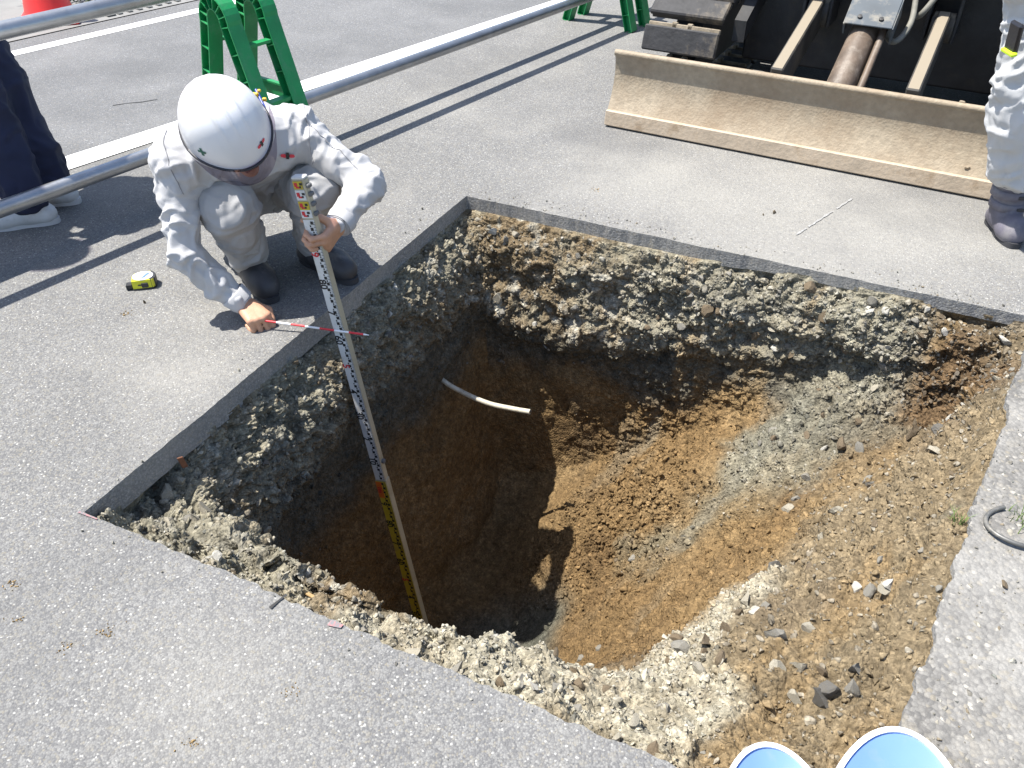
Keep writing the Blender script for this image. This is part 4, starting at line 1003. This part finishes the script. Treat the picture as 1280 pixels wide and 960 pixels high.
def figure(label, J, mats, seed, hands, grp=None, h_body=.005, helmet=True, amp=(.008, .008), baggy=0.0, cat='person', hem=.0, hc_=.0085):
    base = (float((J['anL'][0] + J['anR'][0]) / 2), float((J['anL'][1] + J['anR'][1]) / 2), 0)
    root = empty('person', (0, 0, 0), 0, label, cat, grp)
    J = {k: np.asarray(v, float) for k, v in J.items()}; R = head_axes(J['hup'], J['hfw']); hc = J['head']
    jm, tm, bm_, sm_ = mats
    shm = (J['shL'] + J['shR']) / 2; hpm = (J['hipL'] + J['hipR']) / 2
    B = head_prims(hc, R) + [cap(shm + (hc - shm) * .15, hc + R @ vec(0, -.02, -.05), .058, .052, .02)]
    def limb(a, b, c, r): return [cap(J[a], J[b], r[0], r[1]), cap(J[b], J[c], r[1], r[2])]
    torso = lambda g: [cap(J['shL'], J['shR'], .062 + g, .062 + g), cap(J['shL'] * .72 + J['shR'] * .28, J['hipL'] * .8 + J['hipR'] * .2, .085 + g, .085 + g), cap(J['shR'] * .72 + J['shL'] * .28, J['hipR'] * .8 + J['hipL'] * .2, .085 + g, .085 + g), cap(shm, hpm, .095 + g, .09 + g), cap(J['hipL'], J['hipR'], .095 + g, .095 + g)]
    B += torso(-.015)
    for s_ in 'LR': B += limb('sh' + s_, 'el' + s_, 'wr' + s_, (.040, .030, .024)) + limb('hip' + s_, 'kn' + s_, 'an' + s_, (.078, .055, .04))
    for s_ in 'LR': B += [cap(J['an' + s_] - vec(0, 0, .03), J['an' + s_] * .45 + (J['toe' + s_] * vec(1, 1, 0) + vec(0, 0, .04)) * .55 - vec(0, 0, .01), .026, .022)]
    for hd in hands: B += hd
    V, F = sdf_mesh(B, h_body); V = relax(V, F, 1, .4); mesh_np('body', V, F, M['skin'], parent=root)
    jk = torso(.022)
    for s_ in 'LR':
        w0 = J['el' + s_] + (J['wr' + s_] - J['el' + s_]) * .93; jk += [cap(J['sh' + s_], J['el' + s_], .068, .056, .035), cap(J['el' + s_], w0, .056, .042, .03)]
    nk = shm + (hc - shm) * .30; jk += [cap(shm, nk, .088, .070, .02)]
    V, F = cloth(jk, hc_, amp[0], seed); jacket = mesh_np('jacket', V, F, jm, parent=root)
    tk = [cap(J['hipL'], J['hipR'], .118, .118)]
    for s_ in 'LR':
        w0 = J['kn' + s_] + (J['an' + s_] - J['kn' + s_]) * (.94 if not hem else hem); tk += [cap(J['hip' + s_], J['kn' + s_], .107 + baggy * .3, .082 + baggy, .03), cap(J['kn' + s_], w0, .082 + baggy, .070 + baggy, .03)]
    V, F = cloth(tk, hc_, amp[1], seed + 20); tro = mesh_np('trousers', V, F, tm, parent=root)
    face_bits(root, hc, R)
    hl = None
    if helmet: hl = make_helmet(root, hc + R @ vec(0, -.008, .038), R, crossing=(helmet == 'full'))
    return root, jacket, tro, hl, R, hc

# --- the crouching worker
JW = dict(head=(-.788, 2.250, .626), hup=(.10, -.60, .79), hfw=(.62, -.58, -.55),
          shL=(-.688, 2.557, .513), shR=(-1.003, 2.368, .497), elL=(-.458, 2.457, .382), elR=(-1.015, 2.271, .228), wrL=(-.532, 2.285, .325), wrR=(-.868, 2.268, .062),
          hipL=(-.84, 2.82, .25), hipR=(-1.03, 2.70, .25), knL=(-.635, 2.50, .345), knR=(-.882, 2.37, .352), anL=(-.70, 2.61, .09), anR=(-.90, 2.50, .09), toeL=(-.545, 2.485, 0), toeR=(-.80, 2.36, 0))
fist = dict(f=[(1.05, 1.35, .8), (1.15, 1.45, .8), (1.2, 1.45, .8), (1.2, 1.4, .8)], t=(.75, .75, .35), t2=(.85, -.25, .5), t3=(.8, -.4, .5))
fist['flip'] = 1
grip = dict(f=[(.75, 1.25, .75), (.8, 1.25, .75), (.8, 1.25, .75), (.85, 1.2, .7)], t=(.45, .7, .75), t2=(.75, .1, .9), t3=(.75, 0, .9))
# right hand rests knuckles-forward on the pavement, left hand closes round the staff
hR = hand((-.862, 2.262, .058), (.62, -.60, -.20), (.66, .72, .10), fist, scale=.98)
hL = hand((-.532, 2.285, .325), (-.30, -.92, -.22), (.15, -.2, .97), grip, scale=.98)
worker, wj, wt, wh, RW, HW = figure('crouching worker in pale grey workwear and white helmet holding the staff', JW, (M['workwear'], M['trouser'], M['boot'], M['sole']), 3, [hR, hL], helmet='full', h_body=.0042, amp=(.0112, .009), hc_=.0055)
boots(worker, 'boot', JW['anL'], JW['toeL'], M['boot'], M['sole']); boots(worker, 'boot', JW['anR'], JW['toeR'], M['boot'], M['sole'])
from mathutils.bvhtree import BVHTree
def bvh(o):
    me = o.data; return BVHTree.FromPolygons([v.co.copy() for v in me.vertices], [tuple(p.vertices) for p in me.polygons])
jb = bvh(wj)
def patch(name, poly, centre, dirn, upv, s, mat, parent, lift=.006):
    """a small cloth badge laid onto the jacket along a direction"""
    d = Vector(dirn).normalized(); u = Vector(upv); u = (u - d * u.dot(d)).normalized(); r = d.cross(u); pts = []
    for a, b in poly:
        o = Vector(centre) - d * .25 + r * a * s + u * b * s; hit = jb.ray_cast(o, d, .6)
        if hit[0] is None: return None
        pts.append(hit[0] - d * lift)
    return mesh_np(name, np.array([tuple(x) for x in pts]), [tuple(range(len(pts)))], mat, parent=parent, smooth=False)
for sg in (-1, 1):
    wing = [(sg * .12, -.1), (sg * .5, -.3), (sg * .95, -.22), (sg * 1.15, 0), (sg * .95, .28), (sg * .5, .3), (sg * .12, .1)]
    patch('chest_emblem', wing if sg < 0 else wing[::-1], (-.668, 2.36, .515), (-.25, .9, -.35), (.15, 0, 1), .019, M['red'], wj)
patch('chest_emblem', [(-.22, -.5), (.22, -.5), (.3, 0), (.2, .55), (-.2, .55), (-.3, 0)], (-.668, 2.36, .515), (-.25, .9, -.35), (.15, 0, 1), .019, M['eblack'], wj, .008)
def sewn(name, centre, dirn, upv, w, h, mat, lift=.0035, nx=8, ny=10):
    """a sewn-on cloth piece that follows the jacket"""
    d = Vector(dirn).normalized(); u = Vector(upv); u = (u - d * u.dot(d)).normalized(); r = d.cross(u); v = []; f = []; last = None
    for j in range(ny + 1):
        for i in range(nx + 1):
            o = Vector(centre) - d * .2 + r * (i / nx - .5) * w + u * (j / ny - .5) * h; hit = jb.ray_cast(o, d, .5)
            ed = i in (0, nx) or j in (0, ny); p = hit[0] if hit[0] is not None else last
            if p is None: return
            last = p; v.append(tuple(p - d * (lift if not ed else -.001)))
    for j in range(ny):
        for i in range(nx): k = j * (nx + 1) + i; f.append((k, k + 1, k + nx + 2, k + nx + 1))
    return mesh_np(name, np.array(v), f, mat, parent=wj)
sewn('sleeve_pocket', (-.575, 2.39, .50), (-.45, .75, -.6), (-.62, .1, .62), .075, .10, M['workwear'])
sewn('pocket_flap', (-.600, 2.39, .535), (-.45, .75, -.6), (-.62, .1, .62), .080, .028, M['workwear'], .006)
sewn('chest_pocket', (-.665, 2.36, .47), (-.25, .9, -.35), (.15, 0, 1), .085, .07, M['workwear'])
sewn('front_placket', (-.735, 2.33, .45), (-.25, .9, -.35), (.15, 0, 1), .030, .16, M['workwear'])
for s_ in 'LR':                                        # cuffs
    e_, w_ = np.array(JW['el' + s_]), np.array(JW['wr' + s_]); u_ = unit(w_ - e_); c0 = e_ + (w_ - e_) * .80; c1 = e_ + (w_ - e_) * 1.0
    MB().tube([Vector(c0), Vector(c0 + u_ * .004), Vector(c1 - u_ * .004), Vector(c1), Vector(c1 - u_ * .012)], [.043, .0465, .0425, .040, .034], 28, cap=False).build('cuff', M['workwear'], wj, auto=50)
M['seam'] = simple('seam_thread', (.24, .24, .25), .9)
def seam(pts):
    P_ = []
    for a, b in zip(pts[:-1], pts[1:]):
        for k in range(10):
            q_ = jb.find_nearest(Vector(a) + (Vector(b) - Vector(a)) * k / 10); P_.append(q_[0] + q_[1] * .0005)
    MB().tube(P_, .0013, 6).build('seam', M['seam'], wj, auto=60)
seam([(-.66, 2.60, .60), (-.63, 2.52, .59), (-.62, 2.46, .52), (-.64, 2.44, .44)])
seam([(-1.02, 2.40, .59), (-1.01, 2.32, .58), (-.99, 2.28, .50), (-.97, 2.28, .42)])
seam([(-.63, 2.50, .58), (-.55, 2.47, .52), (-.47, 2.43, .44)])
# collar ring
Cc_ = (np.array(JW['shL']) + np.array(JW['shR'])) / 2; nk_ = Cc_ + (np.array(JW['head']) - Cc_) * .62
ax3 = unit(np.array(JW['head']) - Cc_); e1 = unit(np.cross(ax3, (0, 0, 1))); e2 = np.cross(ax3, e1)
mb = MB(); v = []; f = []
for i in range(37):
    a = math.pi * (-.5) + 2 * math.pi * i / 37 * .97
    for rr_, hh_ in ((.080, -.035), (.088, .012), (.080, .030), (.074, .012), (.070, -.03)):
        v.append(tuple(nk_ + (e1 * math.cos(a) + e2 * math.sin(a)) * rr_ + ax3 * hh_))
for i in range(36):
    for k in range(4): f.append((i * 5 + k, (i + 1) * 5 + k, (i + 1) * 5 + k + 1, i * 5 + k + 1))
mesh_np('collar', np.array(v), f, M['workwear'], parent=wj)
# pens clipped to the shoulder, strap ends
M['penblue'] = simple('pen_blue', (.03, .06, .35), .35); M['penyel'] = simple('clip_yellow', (.70, .45, .03), .4); M['penwhite'] = simple('pen_white', (.7, .7, .7), .4)
pb = np.array([-.748, 2.435, .688]); pe = np.array([-.675, 2.308, .615]); pd = unit(pe - pb)
pen = MB().tube([Vector(pb), Vector(pb + pd * .075)], .0045, 10).build('pen', M['penblue'], worker, auto=50)
MB().tube([Vector(pb + pd * .0745), Vector(pb + pd * .108)], [.004, .0022], 10).build('pen_tip', M['penwhite'], pen, auto=50)
MB().box(Vector(pb + pd * .028 + vec(-.012, 0, .002)), (.022, .012, .020), bev=.003).box(Vector(pb + pd * .045 + vec(.010, 0, .004)), (.012, .010, .010), bev=.002).box(Vector(pb + pd * .012 + vec(.006, 0, .006)), (.010, .008, .008), bev=.002).build('clip', M['penyel'], pen)
sA = Vector((HW + RW @ vec(-.092, .03, .02)).tolist()); sB = Vector((HW + RW @ vec(-.055, .06, -.10)).tolist()); MB().tube([sA, (sA + sB) / 2 + Vector((-.004, -.004, -.004)), sB], .004, 8).build('chin_strap', M['strap'], wh, auto=50)

# --- standing people at the picture edges
def standing(base, face, hgt=1.68, lean=(0, 0), feet=(.11, .02), arms='down', bend=0.0):
    f = unit((face[0], face[1], 0)); s = vec(-f[1], f[0], 0); b = vec(base[0], base[1], 0); L = vec(lean[0], lean[1], 0); k = hgt / 1.68
    P = lambda x, y, z: b + s * x * k + f * y * k + vec(0, 0, z * k) + L * z * k
    J = dict(hipL=P(.085, 0, .88), hipR=P(-.085, 0, .88), shL=P(.175, -.02, 1.36), shR=P(-.175, -.02, 1.36), head=P(0, .03, 1.57), hup=(0, 0, 1), hfw=f - vec(0, 0, .3),
             knL=P(feet[0] * .95, .02, .47), knR=P(-feet[0] * .95, .02 + feet[1] * .6, .47), anL=P(feet[0], -.02, .09), anR=P(-feet[0], -.02 + feet[1], .09))
    J['anL'] = vec(b[0], b[1], 0) + s * feet[0] - f * .02 + vec(0, 0, .09); J['anR'] = b - s * feet[0] + f * (feet[1] - .02) + vec(0, 0, .09)
    J['toeL'] = J['anL'] + f * .17 + s * .03; J['toeR'] = J['anR'] + f * .17 - s * .03
    J['elL'] = P(.23, -.03, 1.09); J['elR'] = P(-.23, -.03, 1.09); J['wrL'] = P(.24, .05, .86); J['wrR'] = P(-.24, .05, .86)
    if arms == 'up': J['wrL'] = P(.14, .22, 1.12); J['wrR'] = P(-.14, .22, 1.12)
    hs = [hand(J['wrL'], J['wrL'] - J['elL'] + f * .02, f, dict(f=[(.3, .4, .3)] * 4, t=(.6, .7, .3), t2=(.9, .2, .3)), scale=.95), hand(J['wrR'], J['wrR'] - J['elR'] + f * .02, f, dict(f=[(.3, .4, .3)] * 4, t=(.6, .7, .3), t2=(.9, .2, .3), flip=1), scale=.95)]
    return J, hs
# left: navy trousers, white sneakers
J, hs = standing((-1.90, 3.05), (-.93, -.36), 1.66, lean=(-.16, .10), feet=(.085, .05))
J['anL'] = vec(-1.855, 2.935, .09); J['toeL'] = vec(-2.045, 2.885, 0); J['anR'] = vec(-1.845, 3.115, .09); J['toeR'] = vec(-2.03, 3.09, 0)
J['knL'] = vec(-1.955, 3.03, .46); J['knR'] = vec(-1.945, 3.185, .46)
navy, nj, nt, nh, _, _ = figure('person in navy trousers and white sneakers at the left picture edge', J, (M['navy'], M['navy'], M['sneaker'], M['solew']), 31, hs, helmet=True, amp=(.012, .012), baggy=.012, h_body=.006)
for s_ in 'LR': boots(navy, 'sneaker', J['an' + s_], J['toe' + s_], M['sneaker'], M['solew'], .045)
# a second person just outside the frame, whose shadow lies on the pavement
J, hs = standing((-2.40, 2.78), (.93, -.3), 1.66, feet=(.12, .04))
p2, _, _, _, _, _ = figure('person in navy work clothes just beyond the left picture edge, casting the lower shadow', J, (M['navy'], M['navy'], M['boot'], M['sole']), 41, hs, helmet=True, h_body=.008)
for s_ in 'LR': boots(p2, 'boot', J['an' + s_], J['toe' + s_], M['boot'], M['sole'])
# right: pale trousers tucked into strapped boots
J, hs = standing((1.80, 2.87), (-.05, -1), 1.70, feet=(.12, .0), arms='up')
J['anR'] = vec(1.875, 2.885, .09); J['toeR'] = vec(1.868, 2.735, 0); J['knR'] = vec(1.775, 2.845, .47); J['knL'] = vec(2.02, 2.88, .47)
J['anL'] = vec(2.15, 2.92, .09); J['toeL'] = vec(2.20, 2.77, 0)
pr_, pj, pt, ph_, _, _ = figure('person in pale work trousers and strapped grey boots at the right edge', J, (M['workwear'], M['whitewear'], M['bootp'], M['sole']), 51, hs, helmet=True, amp=(.012, .0125), baggy=.022, hem=.52, h_body=.006, hc_=.007)
for s_ in 'LR':
    a_ = J['an' + s_]; k_ = J['kn' + s_]; t_ = .42; up_ = (float((k_ - a_)[0] * t_), float((k_ - a_)[1] * t_), .26)
    bo = boots(pr_, 'boot', a_, J['toe' + s_], M['bootp'], M['sole'], .050, up_)
    for z_ in (.115, .165, .215):
        t2 = (z_ - .09) / .38; cx, cy = a_[0] + (k_ - a_)[0] * t2, a_[1] + (k_ - a_)[1] * t2; v = []; f = []
        for i in range(25):
            an_ = 2 * math.pi * i / 24
            for rr_, zz in ((.055, -.017), (.0615, -.014), (.0615, .014), (.055, .017)): v.append((cx + rr_ * math.cos(an_), cy + rr_ * math.sin(an_) * 1.03, z_ + zz))
        for i in range(24):
            for k in range(3): f.append((i * 4 + k, (i + 1) * 4 + k, (i + 1) * 4 + k + 1, i * 4 + k + 1))
        st = mesh_np('boot_strap', np.array(v), f, M['bootp'], parent=bo)
        MB().box((cx + .020, cy - .0635, z_), (.030, .004, .014), bev=.0015).build('strap_buckle', M['trim'], st)
M['phone'] = simple('phone_case', (.02, .02, .024), .25); M['lime'] = simple('lime_edge', (.55, .75, .03), .4)
ph = MB().box((1.598, 2.755, .745), (.018, .055, .10), rotm((1, .2, .2), (0, -.1, 1)), bev=.006).build('pocket_phone', M['phone'], pr_)
MB().box((1.598, 2.755, .702), (.021, .059, .012), rotm((1, .2, .2), (0, -.1, 1)), bev=.003).build('case_edge', M['lime'], ph)

# ------------------------------------------------------------------ levelling staff
SP = vec(-.34490585, 2.06884892, -1.59171143); SD = unit((-.12346664, .07419368, .98957126)); SL = 2.13
fn = unit(vec(-.30, -.954, 0) - SD * np.dot((-.30, -.954, 0), SD)); sx = np.cross(SD, fn)      # face normal; across the face
if sx[0] < 0: sx = -sx
RS = Matrix((sx.tolist(), (-fn).tolist(), SD.tolist())).transposed()
st = empty('levelling_staff', tuple(SP), 0, 'telescopic levelling staff, white above yellow, standing in the pit', 'staff')
st.rotation_euler = RS.to_euler()
M['swhite'] = simple('staff_white', (.62, .62, .60), .5, var=.06, scale=20, dirt=(.42, .39, .33), dscale=12, dlo=.55, dhi=.75)
M['syel'] = simple('staff_yellow', (.52, .40, .03), .5, var=.1, scale=20, dirt=(.30, .22, .08), dscale=12, dlo=.5, dhi=.75)
M['sorange'] = simple('staff_orange', (.62, .14, .02), .5)
M['sside'] = simple('staff_side', (.46, .42, .31), .45, var=.08, scale=12, metal=.15, dirt=(.3, .25, .17), dscale=9, dlo=.5, dhi=.75)
M['sblack'] = simple('staff_black', (.012, .012, .014), .5); M['sred'] = simple('staff_red', (.55, .02, .03), .5); M['sclip'] = simple('staff_clip', (.12, .12, .12), .6)
HWD, HDP = .0205, .0122
lo_ = MB().box((0, 0, .50), (2 * HWD + .004, 2 * HDP + .003, 1.0), bev=.002).build('lower_section', M['sside'], st)
up_ = MB().box((0, 0, 1.56), (2 * HWD, 2 * HDP, 1.12), bev=.002).build('upper_section', M['sside'], st)
MB().box((0, -HDP - .0035, .4995), (2 * HWD - .002, .002, .990)).build('yellow_scale', M['syel'], lo_)
MB().box((0, -HDP - .0015, 1.5), (2 * HWD - .005, .002, .998)).build('white_scale', M['swhite'], up_)
MB().box((-.009, -HDP - .0052, .955), (.022, .0012, .075)).build('orange_patch', M['sorange'], lo_)
def blocks(z0, z1, dy, parent, seed):
    mb = MB(); n = int(round((z1 - z0) / .01))
    for i in range(n):
        z = z0 + i * .01
        if i % 2 == 0: mb.box((.0055 + (.004 if (i // 2) % 2 else 0), dy, z + .005), (.0095, .0006, .0098))
        else: mb.box((.0025 + (.006 if (i // 2) % 2 else 0), dy, z + .005), (.004, .0006, .0055))
        mb.box((.0165, dy, z + .001), (.007, .0006, .0014)); mb.box((.0175, dy, z + .006), (.004, .0006, .0014))
    return mb.build('graduation_marks', M['sblack'], parent)
blocks(.02, .99, -HDP - .0050, lo_, 0); blocks(1.005, 1.995, -HDP - .0030, up_, 1)
def numeral(txt, z, parent, mat, dy, size=.034):
    cu = bpy.data.curves.new('numeral', 'FONT'); cu.body = txt; cu.size = size; cu.align_x = 'CENTER'; cu.align_y = 'CENTER'; cu.resolution_u = 3; cu.offset = .0009
    t = bpy.data.objects.new('tmp', cu); dg = bpy.context.evaluated_depsgraph_get(); C.objects.link(t); dg.update(); me = bpy.data.meshes.new_from_object(t.evaluated_get(dg)); bpy.data.objects.remove(t)
    me.materials.clear(); me.materials.append(mat); o = bpy.data.objects.new('numeral', me); C.objects.link(o); o.parent = parent
    o.rotation_euler = Matrix(((0, 1, 0), (0, 0, -1), (-1, 0, 0))).to_euler(); o.location = (-.0098, dy - .0004, z); return o
for k in range(1, 10):
    numeral('%d0' % k if k in (1, 3, 6, 8) else '%d' % k, 1.0 + k * .1 - .012, up_, M['sred'] if k in (5, 9) else M['sblack'], -HDP - .0030)
    numeral('%d0' % k if k in (1, 3, 6, 8) else '%d' % k, k * .1 - .012, lo_, M['sred'] if k in (5,) else M['sblack'], -HDP - .0050)
numeral('1m', .957, lo_, M['sred'], -HDP - .0062, .024)
# nested section ends at the head of the staff
for k, (z0, z1, mt) in enumerate([(2.005, 2.03, 'swhite'), (2.03, 2.055, 'syel'), (2.06, 2.09, 'swhite'), (2.093, 2.116, 'syel')]):
    hd_ = MB().box((-.001 * k, -HDP - .0015, (z0 + z1) / 2), (2 * HWD - .006 - .002 * k, .0024, z1 - z0)).build('section_end_scale', M[mt], up_)
    MB().box((-.009, -HDP - .0032, (z0 + z1) / 2 + .002), (.010, .0006, .012)).box((-.004, -HDP - .0032, (z0 + z1) / 2 - .006), (.012, .0006, .005)).build('red_mark', M['sred'], hd_)
    MB().box((.008, -HDP - .0032, (z0 + z1) / 2 + .004), (.009, .0006, .007)).box((.004, -HDP - .0032, (z0 + z1) / 2 - .005), (.006, .0006, .006)).build('black_mark', M['sblack'], hd_)
MB().box((0, 0, 2.1245), (.041, .028, .009), bev=.003).build('head_cap', M['swhite'], up_)
for z in (2.10, 2.075, 2.045, 2.015): MB().box((HWD + .005, -.002, z), (.012, .02, .013), bev=.003).build('section_catch', M['sclip'], up_)
for z in (1.08, ): MB().lathe([(.009, 0), (.009, .008), (.006, .010)], 12, rotm((0, 1, 0), (1, 0, 0)), (HWD, 0, z)).build('section_button', M['sclip'], up_)

# red and white pointer held at pavement level
M['prod'] = simple('pointer_red', (.62, .03, .04), .4); M['pwhite'] = simple('pointer_white', (.75, .75, .75), .4)
pA = vec(-.792, 2.205, .034); pB = vec(-.452, 2.158, .010); L = np.linalg.norm(pB - pA); d = (pB - pA) / L
rod = empty('pointer_rod', tuple(pA), 0, 'thin red and white banded pointer rod held across the staff', 'rod')
nb_ = 6
a0 = -.02
for k in range(nb_ + 1):
    s0 = -.05 if k == 0 else .042 + (k - 1) * (L - .06) / nb_ ; s1 = .042 if k == 0 else .042 + k * (L - .06) / nb_
    MB().tube([Vector(d * s0), Vector(d * s1)], .0035, 12).build('red_band' if k % 2 == 0 else 'white_band', M['prod'] if k % 2 == 0 else M['pwhite'], rod, auto=50)
MB().tube([Vector(d * (L - .018)), Vector(d * L)], [.0032, .0012], 10).build('tip', M['pwhite'], rod, auto=50)

# ------------------------------------------------------------------ tape measure on the pavement
M['tyel'] = simple('tape_yellow', (.62, .62, .03), .4, var=.08, scale=40); M['tblack'] = simple('tape_black', (.03, .03, .032), .5); M['twhite'] = simple('tape_label', (.72, .72, .74), .3); M['tblue'] = simple('tape_label_blue', (.12, .2, .6), .35)
tp = empty('tape_measure', (-1.272, 2.478, .0), .25, 'yellow and black tape measure with a white face lying on the asphalt', 'tape measure')
pf = [(-.036 + .0, -.030), (.030, -.030), (.038, -.018), (.038, .012), (.022, .031), (-.010, .034), (-.030, .024), (-.037, .006)]
MB().prism(pf, (0, 0, .003), (1, 0, 0), (0, 1, 0), (0, 0, 1), .033).build('case', M['tyel'], tp)
MB().prism([(x * 1.03, y * 1.03) for x, y in pf], (0, 0, .0), (1, 0, 0), (0, 1, 0), (0, 0, 1), .006).prism([(.026, -.031), (.0395, -.018), (.0395, .013), (.024, .032), (.018, .02), (.02, -.02)], (0, 0, .004), (1, 0, 0), (0, 1, 0), (0, 0, 1), .033).box((.004, -.031, .017), (.022, .004, .018), bev=.002).box((-.012, -.0305, .019), (.012, .003, .004)).build('rubber_grip', M['tblack'], tp)
lb = MB().prism([(.034 * math.cos(a * .2618) - .001, .030 * math.sin(a * .2618)) for a in range(24)], (0, 0, .0365), (1, 0, 0), (0, 1, 0), (0, 0, 1), .0015).build('face_label', M['twhite'], tp)
MB().prism([(-.006, -.016), (.006, -.016), (.024, .016), (.012, .016)], (0, 0, .0382), (1, 0, 0), (0, 1, 0), (0, 0, 1), .0005).build('label_stripe', M['tblue'], lb)
MB().box((-.046, -.017, .014), (.022, .020, .022), bev=.004).build('tape_mouth', M['tblack'], tp); MB().box((-.057, -.017, .012), (.003, .02, .018)).build('tape_hook', M['grate'], tp)

# ------------------------------------------------------------------ pale tube out of the left wall
M['tube'] = simple('cream_tube', (.52, .48, .38), .5, var=.1, scale=30, dirt=(.25, .2, .13), dscale=25, dlo=.5, dhi=.75)
pts = [Vector(p) for p in [(-.45, 2.87, -.53), (-.293, 2.702, -.583), (-.2, 2.662, -.625), (-.098, 2.624, -.65), (0, 2.589, -.65), (.073, 2.556, -.639)]]; sm = []
for i in range(len(pts) - 1):
    a0, a1, a2, a3 = pts[max(i - 1, 0)], pts[i], pts[i + 1], pts[min(i + 2, len(pts) - 1)]
    for k in range(8):
        t = k / 8; sm.append(.5 * (2 * a1 + (a2 - a0) * t + (2 * a0 - 5 * a1 + 4 * a2 - a3) * t * t + (3 * a1 - a0 - 3 * a2 + a3) * t ** 3))
sm.append(pts[-1])
tb = MB().tube(sm, .0105, 14).build('buried_tube', M['tube'], auto=60); tag(tb, 'cream coloured buried tube sticking out of the shaded pit wall', 'tube')
MB().lathe([(.0065, 0), (.006, .0012)], 12, rotm((0, 0, 1), (pts[-1] - sm[-2])), pts[-1] + (pts[-1] - sm[-2]).normalized() * .0005).build('tube_mouth', M['sblack'], tb)

# ------------------------------------------------------------------ ring, grass, root scraps
M['ringm'] = simple('grey_ring_metal', (.13, .13, .125), .5, metal=.4, var=.25, scale=30, dirt=(.3, .28, .24), dscale=20, dlo=.5, dhi=.7)
rg = [(1.225 + .085 * math.cos(a), 1.352 + .066 * math.sin(a), .010 + .004 * math.sin(a * 2)) for a in np.linspace(math.radians(100), math.radians(330), 40)]
tag(MB().tube(rg, .0055, 12).build('metal_ring', M['ringm'], auto=60), 'bent grey metal ring half sunk in the worn ground on the right', 'ring')
M['grass'] = simple('grass_blade', (.10, .15, .035), .7, var=.35, scale=40)
def grass(label, x, y, z, n, hgt, rad, seed):
    r = np.random.default_rng(seed); mb = MB()
    for k in range(n):
        a = r.uniform(0, 6.28); p = Vector((x + np.clip(r.normal(), -1.5, 1.5) * rad, y + np.clip(r.normal(), -1.5, 1.5) * rad, z)); d = Vector((math.cos(a), math.sin(a), 0)); w = Vector((-d.y, d.x, 0)) * .0012; hh = hgt * r.uniform(.5, 1.1); b = r.uniform(.2, .9)
        q = [p + d * hh * b * t * t + Vector((0, 0, hh * (t - .3 * b * t * t))) for t in (0, .5, 1)]
        mb.add([q[0] - w, q[0] + w, q[1] + w * .8, q[1] - w * .8, q[2]], [(0, 1, 2, 3), (3, 2, 4)])
    return tag(mb.build('grass_tuft', M['grass']), label, 'grass')
g_ = surf(1.10, 1.40); grass('small grass tuft on the soil at the right rim of the pit', 1.095, 1.395, float(g_[2]) - .005, 26, .045, .012, 1)
grass('grass tuft growing inside the bent metal ring', 1.245, 1.375, -.003, 34, .05, .025, 2)
M['rust'] = simple('rusty_brown', (.20, .085, .045), .8, var=.3, scale=60); M['wood'] = simple('splinter_wood', (.36, .24, .11), .8, var=.2, scale=60)
s_ = surf(-.905, 1.66); tag(MB().box((-.905, 1.66, -.07), (.016, .004, .05), rotm((1, .4, .1), (.1, -.2, 1)), bev=.0015).build('rusty_scrap', M['rust']), 'small rusty brown scrap standing under the left asphalt edge', 'scrap')
s_ = surf(-.47, 1.235); tag(MB().box((-.47, 1.235, float(s_[2]) + .008), (.07, .009, .006), rotm((.85, -.45, -.12), (0, 0, 1)), bev=.0015).build('wood_splinter', M['wood']), 'pale wood splinter on the near gravel rim', 'splinter')

# ------------------------------------------------------------------ two blue rounded panels with white rims
M['bluep'] = simple('blue_enamel', (.14, .25, .54), .3, var=.08, scale=5, coat=.3, dirt=(.20, .27, .46), dscale=16, dlo=.52, dhi=.8); M['rimw'] = simple('white_rim', (.82, .82, .85), .4, var=.02)
def panel(label, c, R_, outl, rimw):
    root = empty('blue_panel', c, 0, label, 'panel'); root.rotation_euler = R_.to_euler(); n = len(outl)
    inn = []
    for i in range(n):
        p = Vector(outl[i]); t = (Vector(outl[(i + 1) % n]) - Vector(outl[i - 1])).normalized(); inn.append(p + Vector((-t.y, t.x)) * rimw)
    v = []; f = []
    for dz in (0,): 
        v += [(x, y, -.006) for x, y in outl] + [(x, y, .007) for x, y in outl] + [(p.x, p.y, .007) for p in inn] + [(p.x, p.y, .001) for p in inn]
    for k in range(3): f += [(k * n + i, k * n + (i + 1) % n, (k + 1) * n + (i + 1) % n, (k + 1) * n + i) for i in range(n)]
    mesh_np('rim', np.array(v), f, M['rimw'], parent=root, smooth=False)
    cx = sum(p.x for p in inn) / n; cy = sum(p.y for p in inn) / n; v = []; f = []
    for k in range(6):
        t = 1 - k / 6; v += [(cx + (p.x - cx) * t * 1.002, cy + (p.y - cy) * t * 1.002, .001 - .02 * (1 - t * t)) for p in inn]
    v.append((cx, cy, -.019))
    for k in range(5): f += [(k * n + i, k * n + (i + 1) % n, (k + 1) * n + (i + 1) % n, (k + 1) * n + i) for i in range(n)]
    f += [(5 * n + i, 5 * n + (i + 1) % n, 6 * n) for i in range(n)]
    mesh_np('face', np.array(v), f, M['bluep'], parent=root)
    MB().prism([(x * .97, y * .97) for x, y in outl], (0, 0, -.032), (1, 0, 0), (0, 1, 0), (0, 0, 1), .008).build('back', M['rimw'], root)
    return root
def egg(a, b, skew, n=56):
    o = []
    for i in range(n):
        t = 2 * math.pi * i / n; y = b * math.sin(t); o.append((a * math.cos(t) * (1 - .12 * math.sin(t)) + skew * y, y))
    return o
Rt = Matrix.Rotation(math.radians(9), 3, 'X')
panel('smaller blue panel with white rim at the bottom picture edge', (.452, .672, .052), Rt, egg(.094, .108, .04), .0085)
panel('larger blue panel with white rim at the bottom right edge', (.650, .648, .052), Rt, egg(.130, .158, .26), .0095)
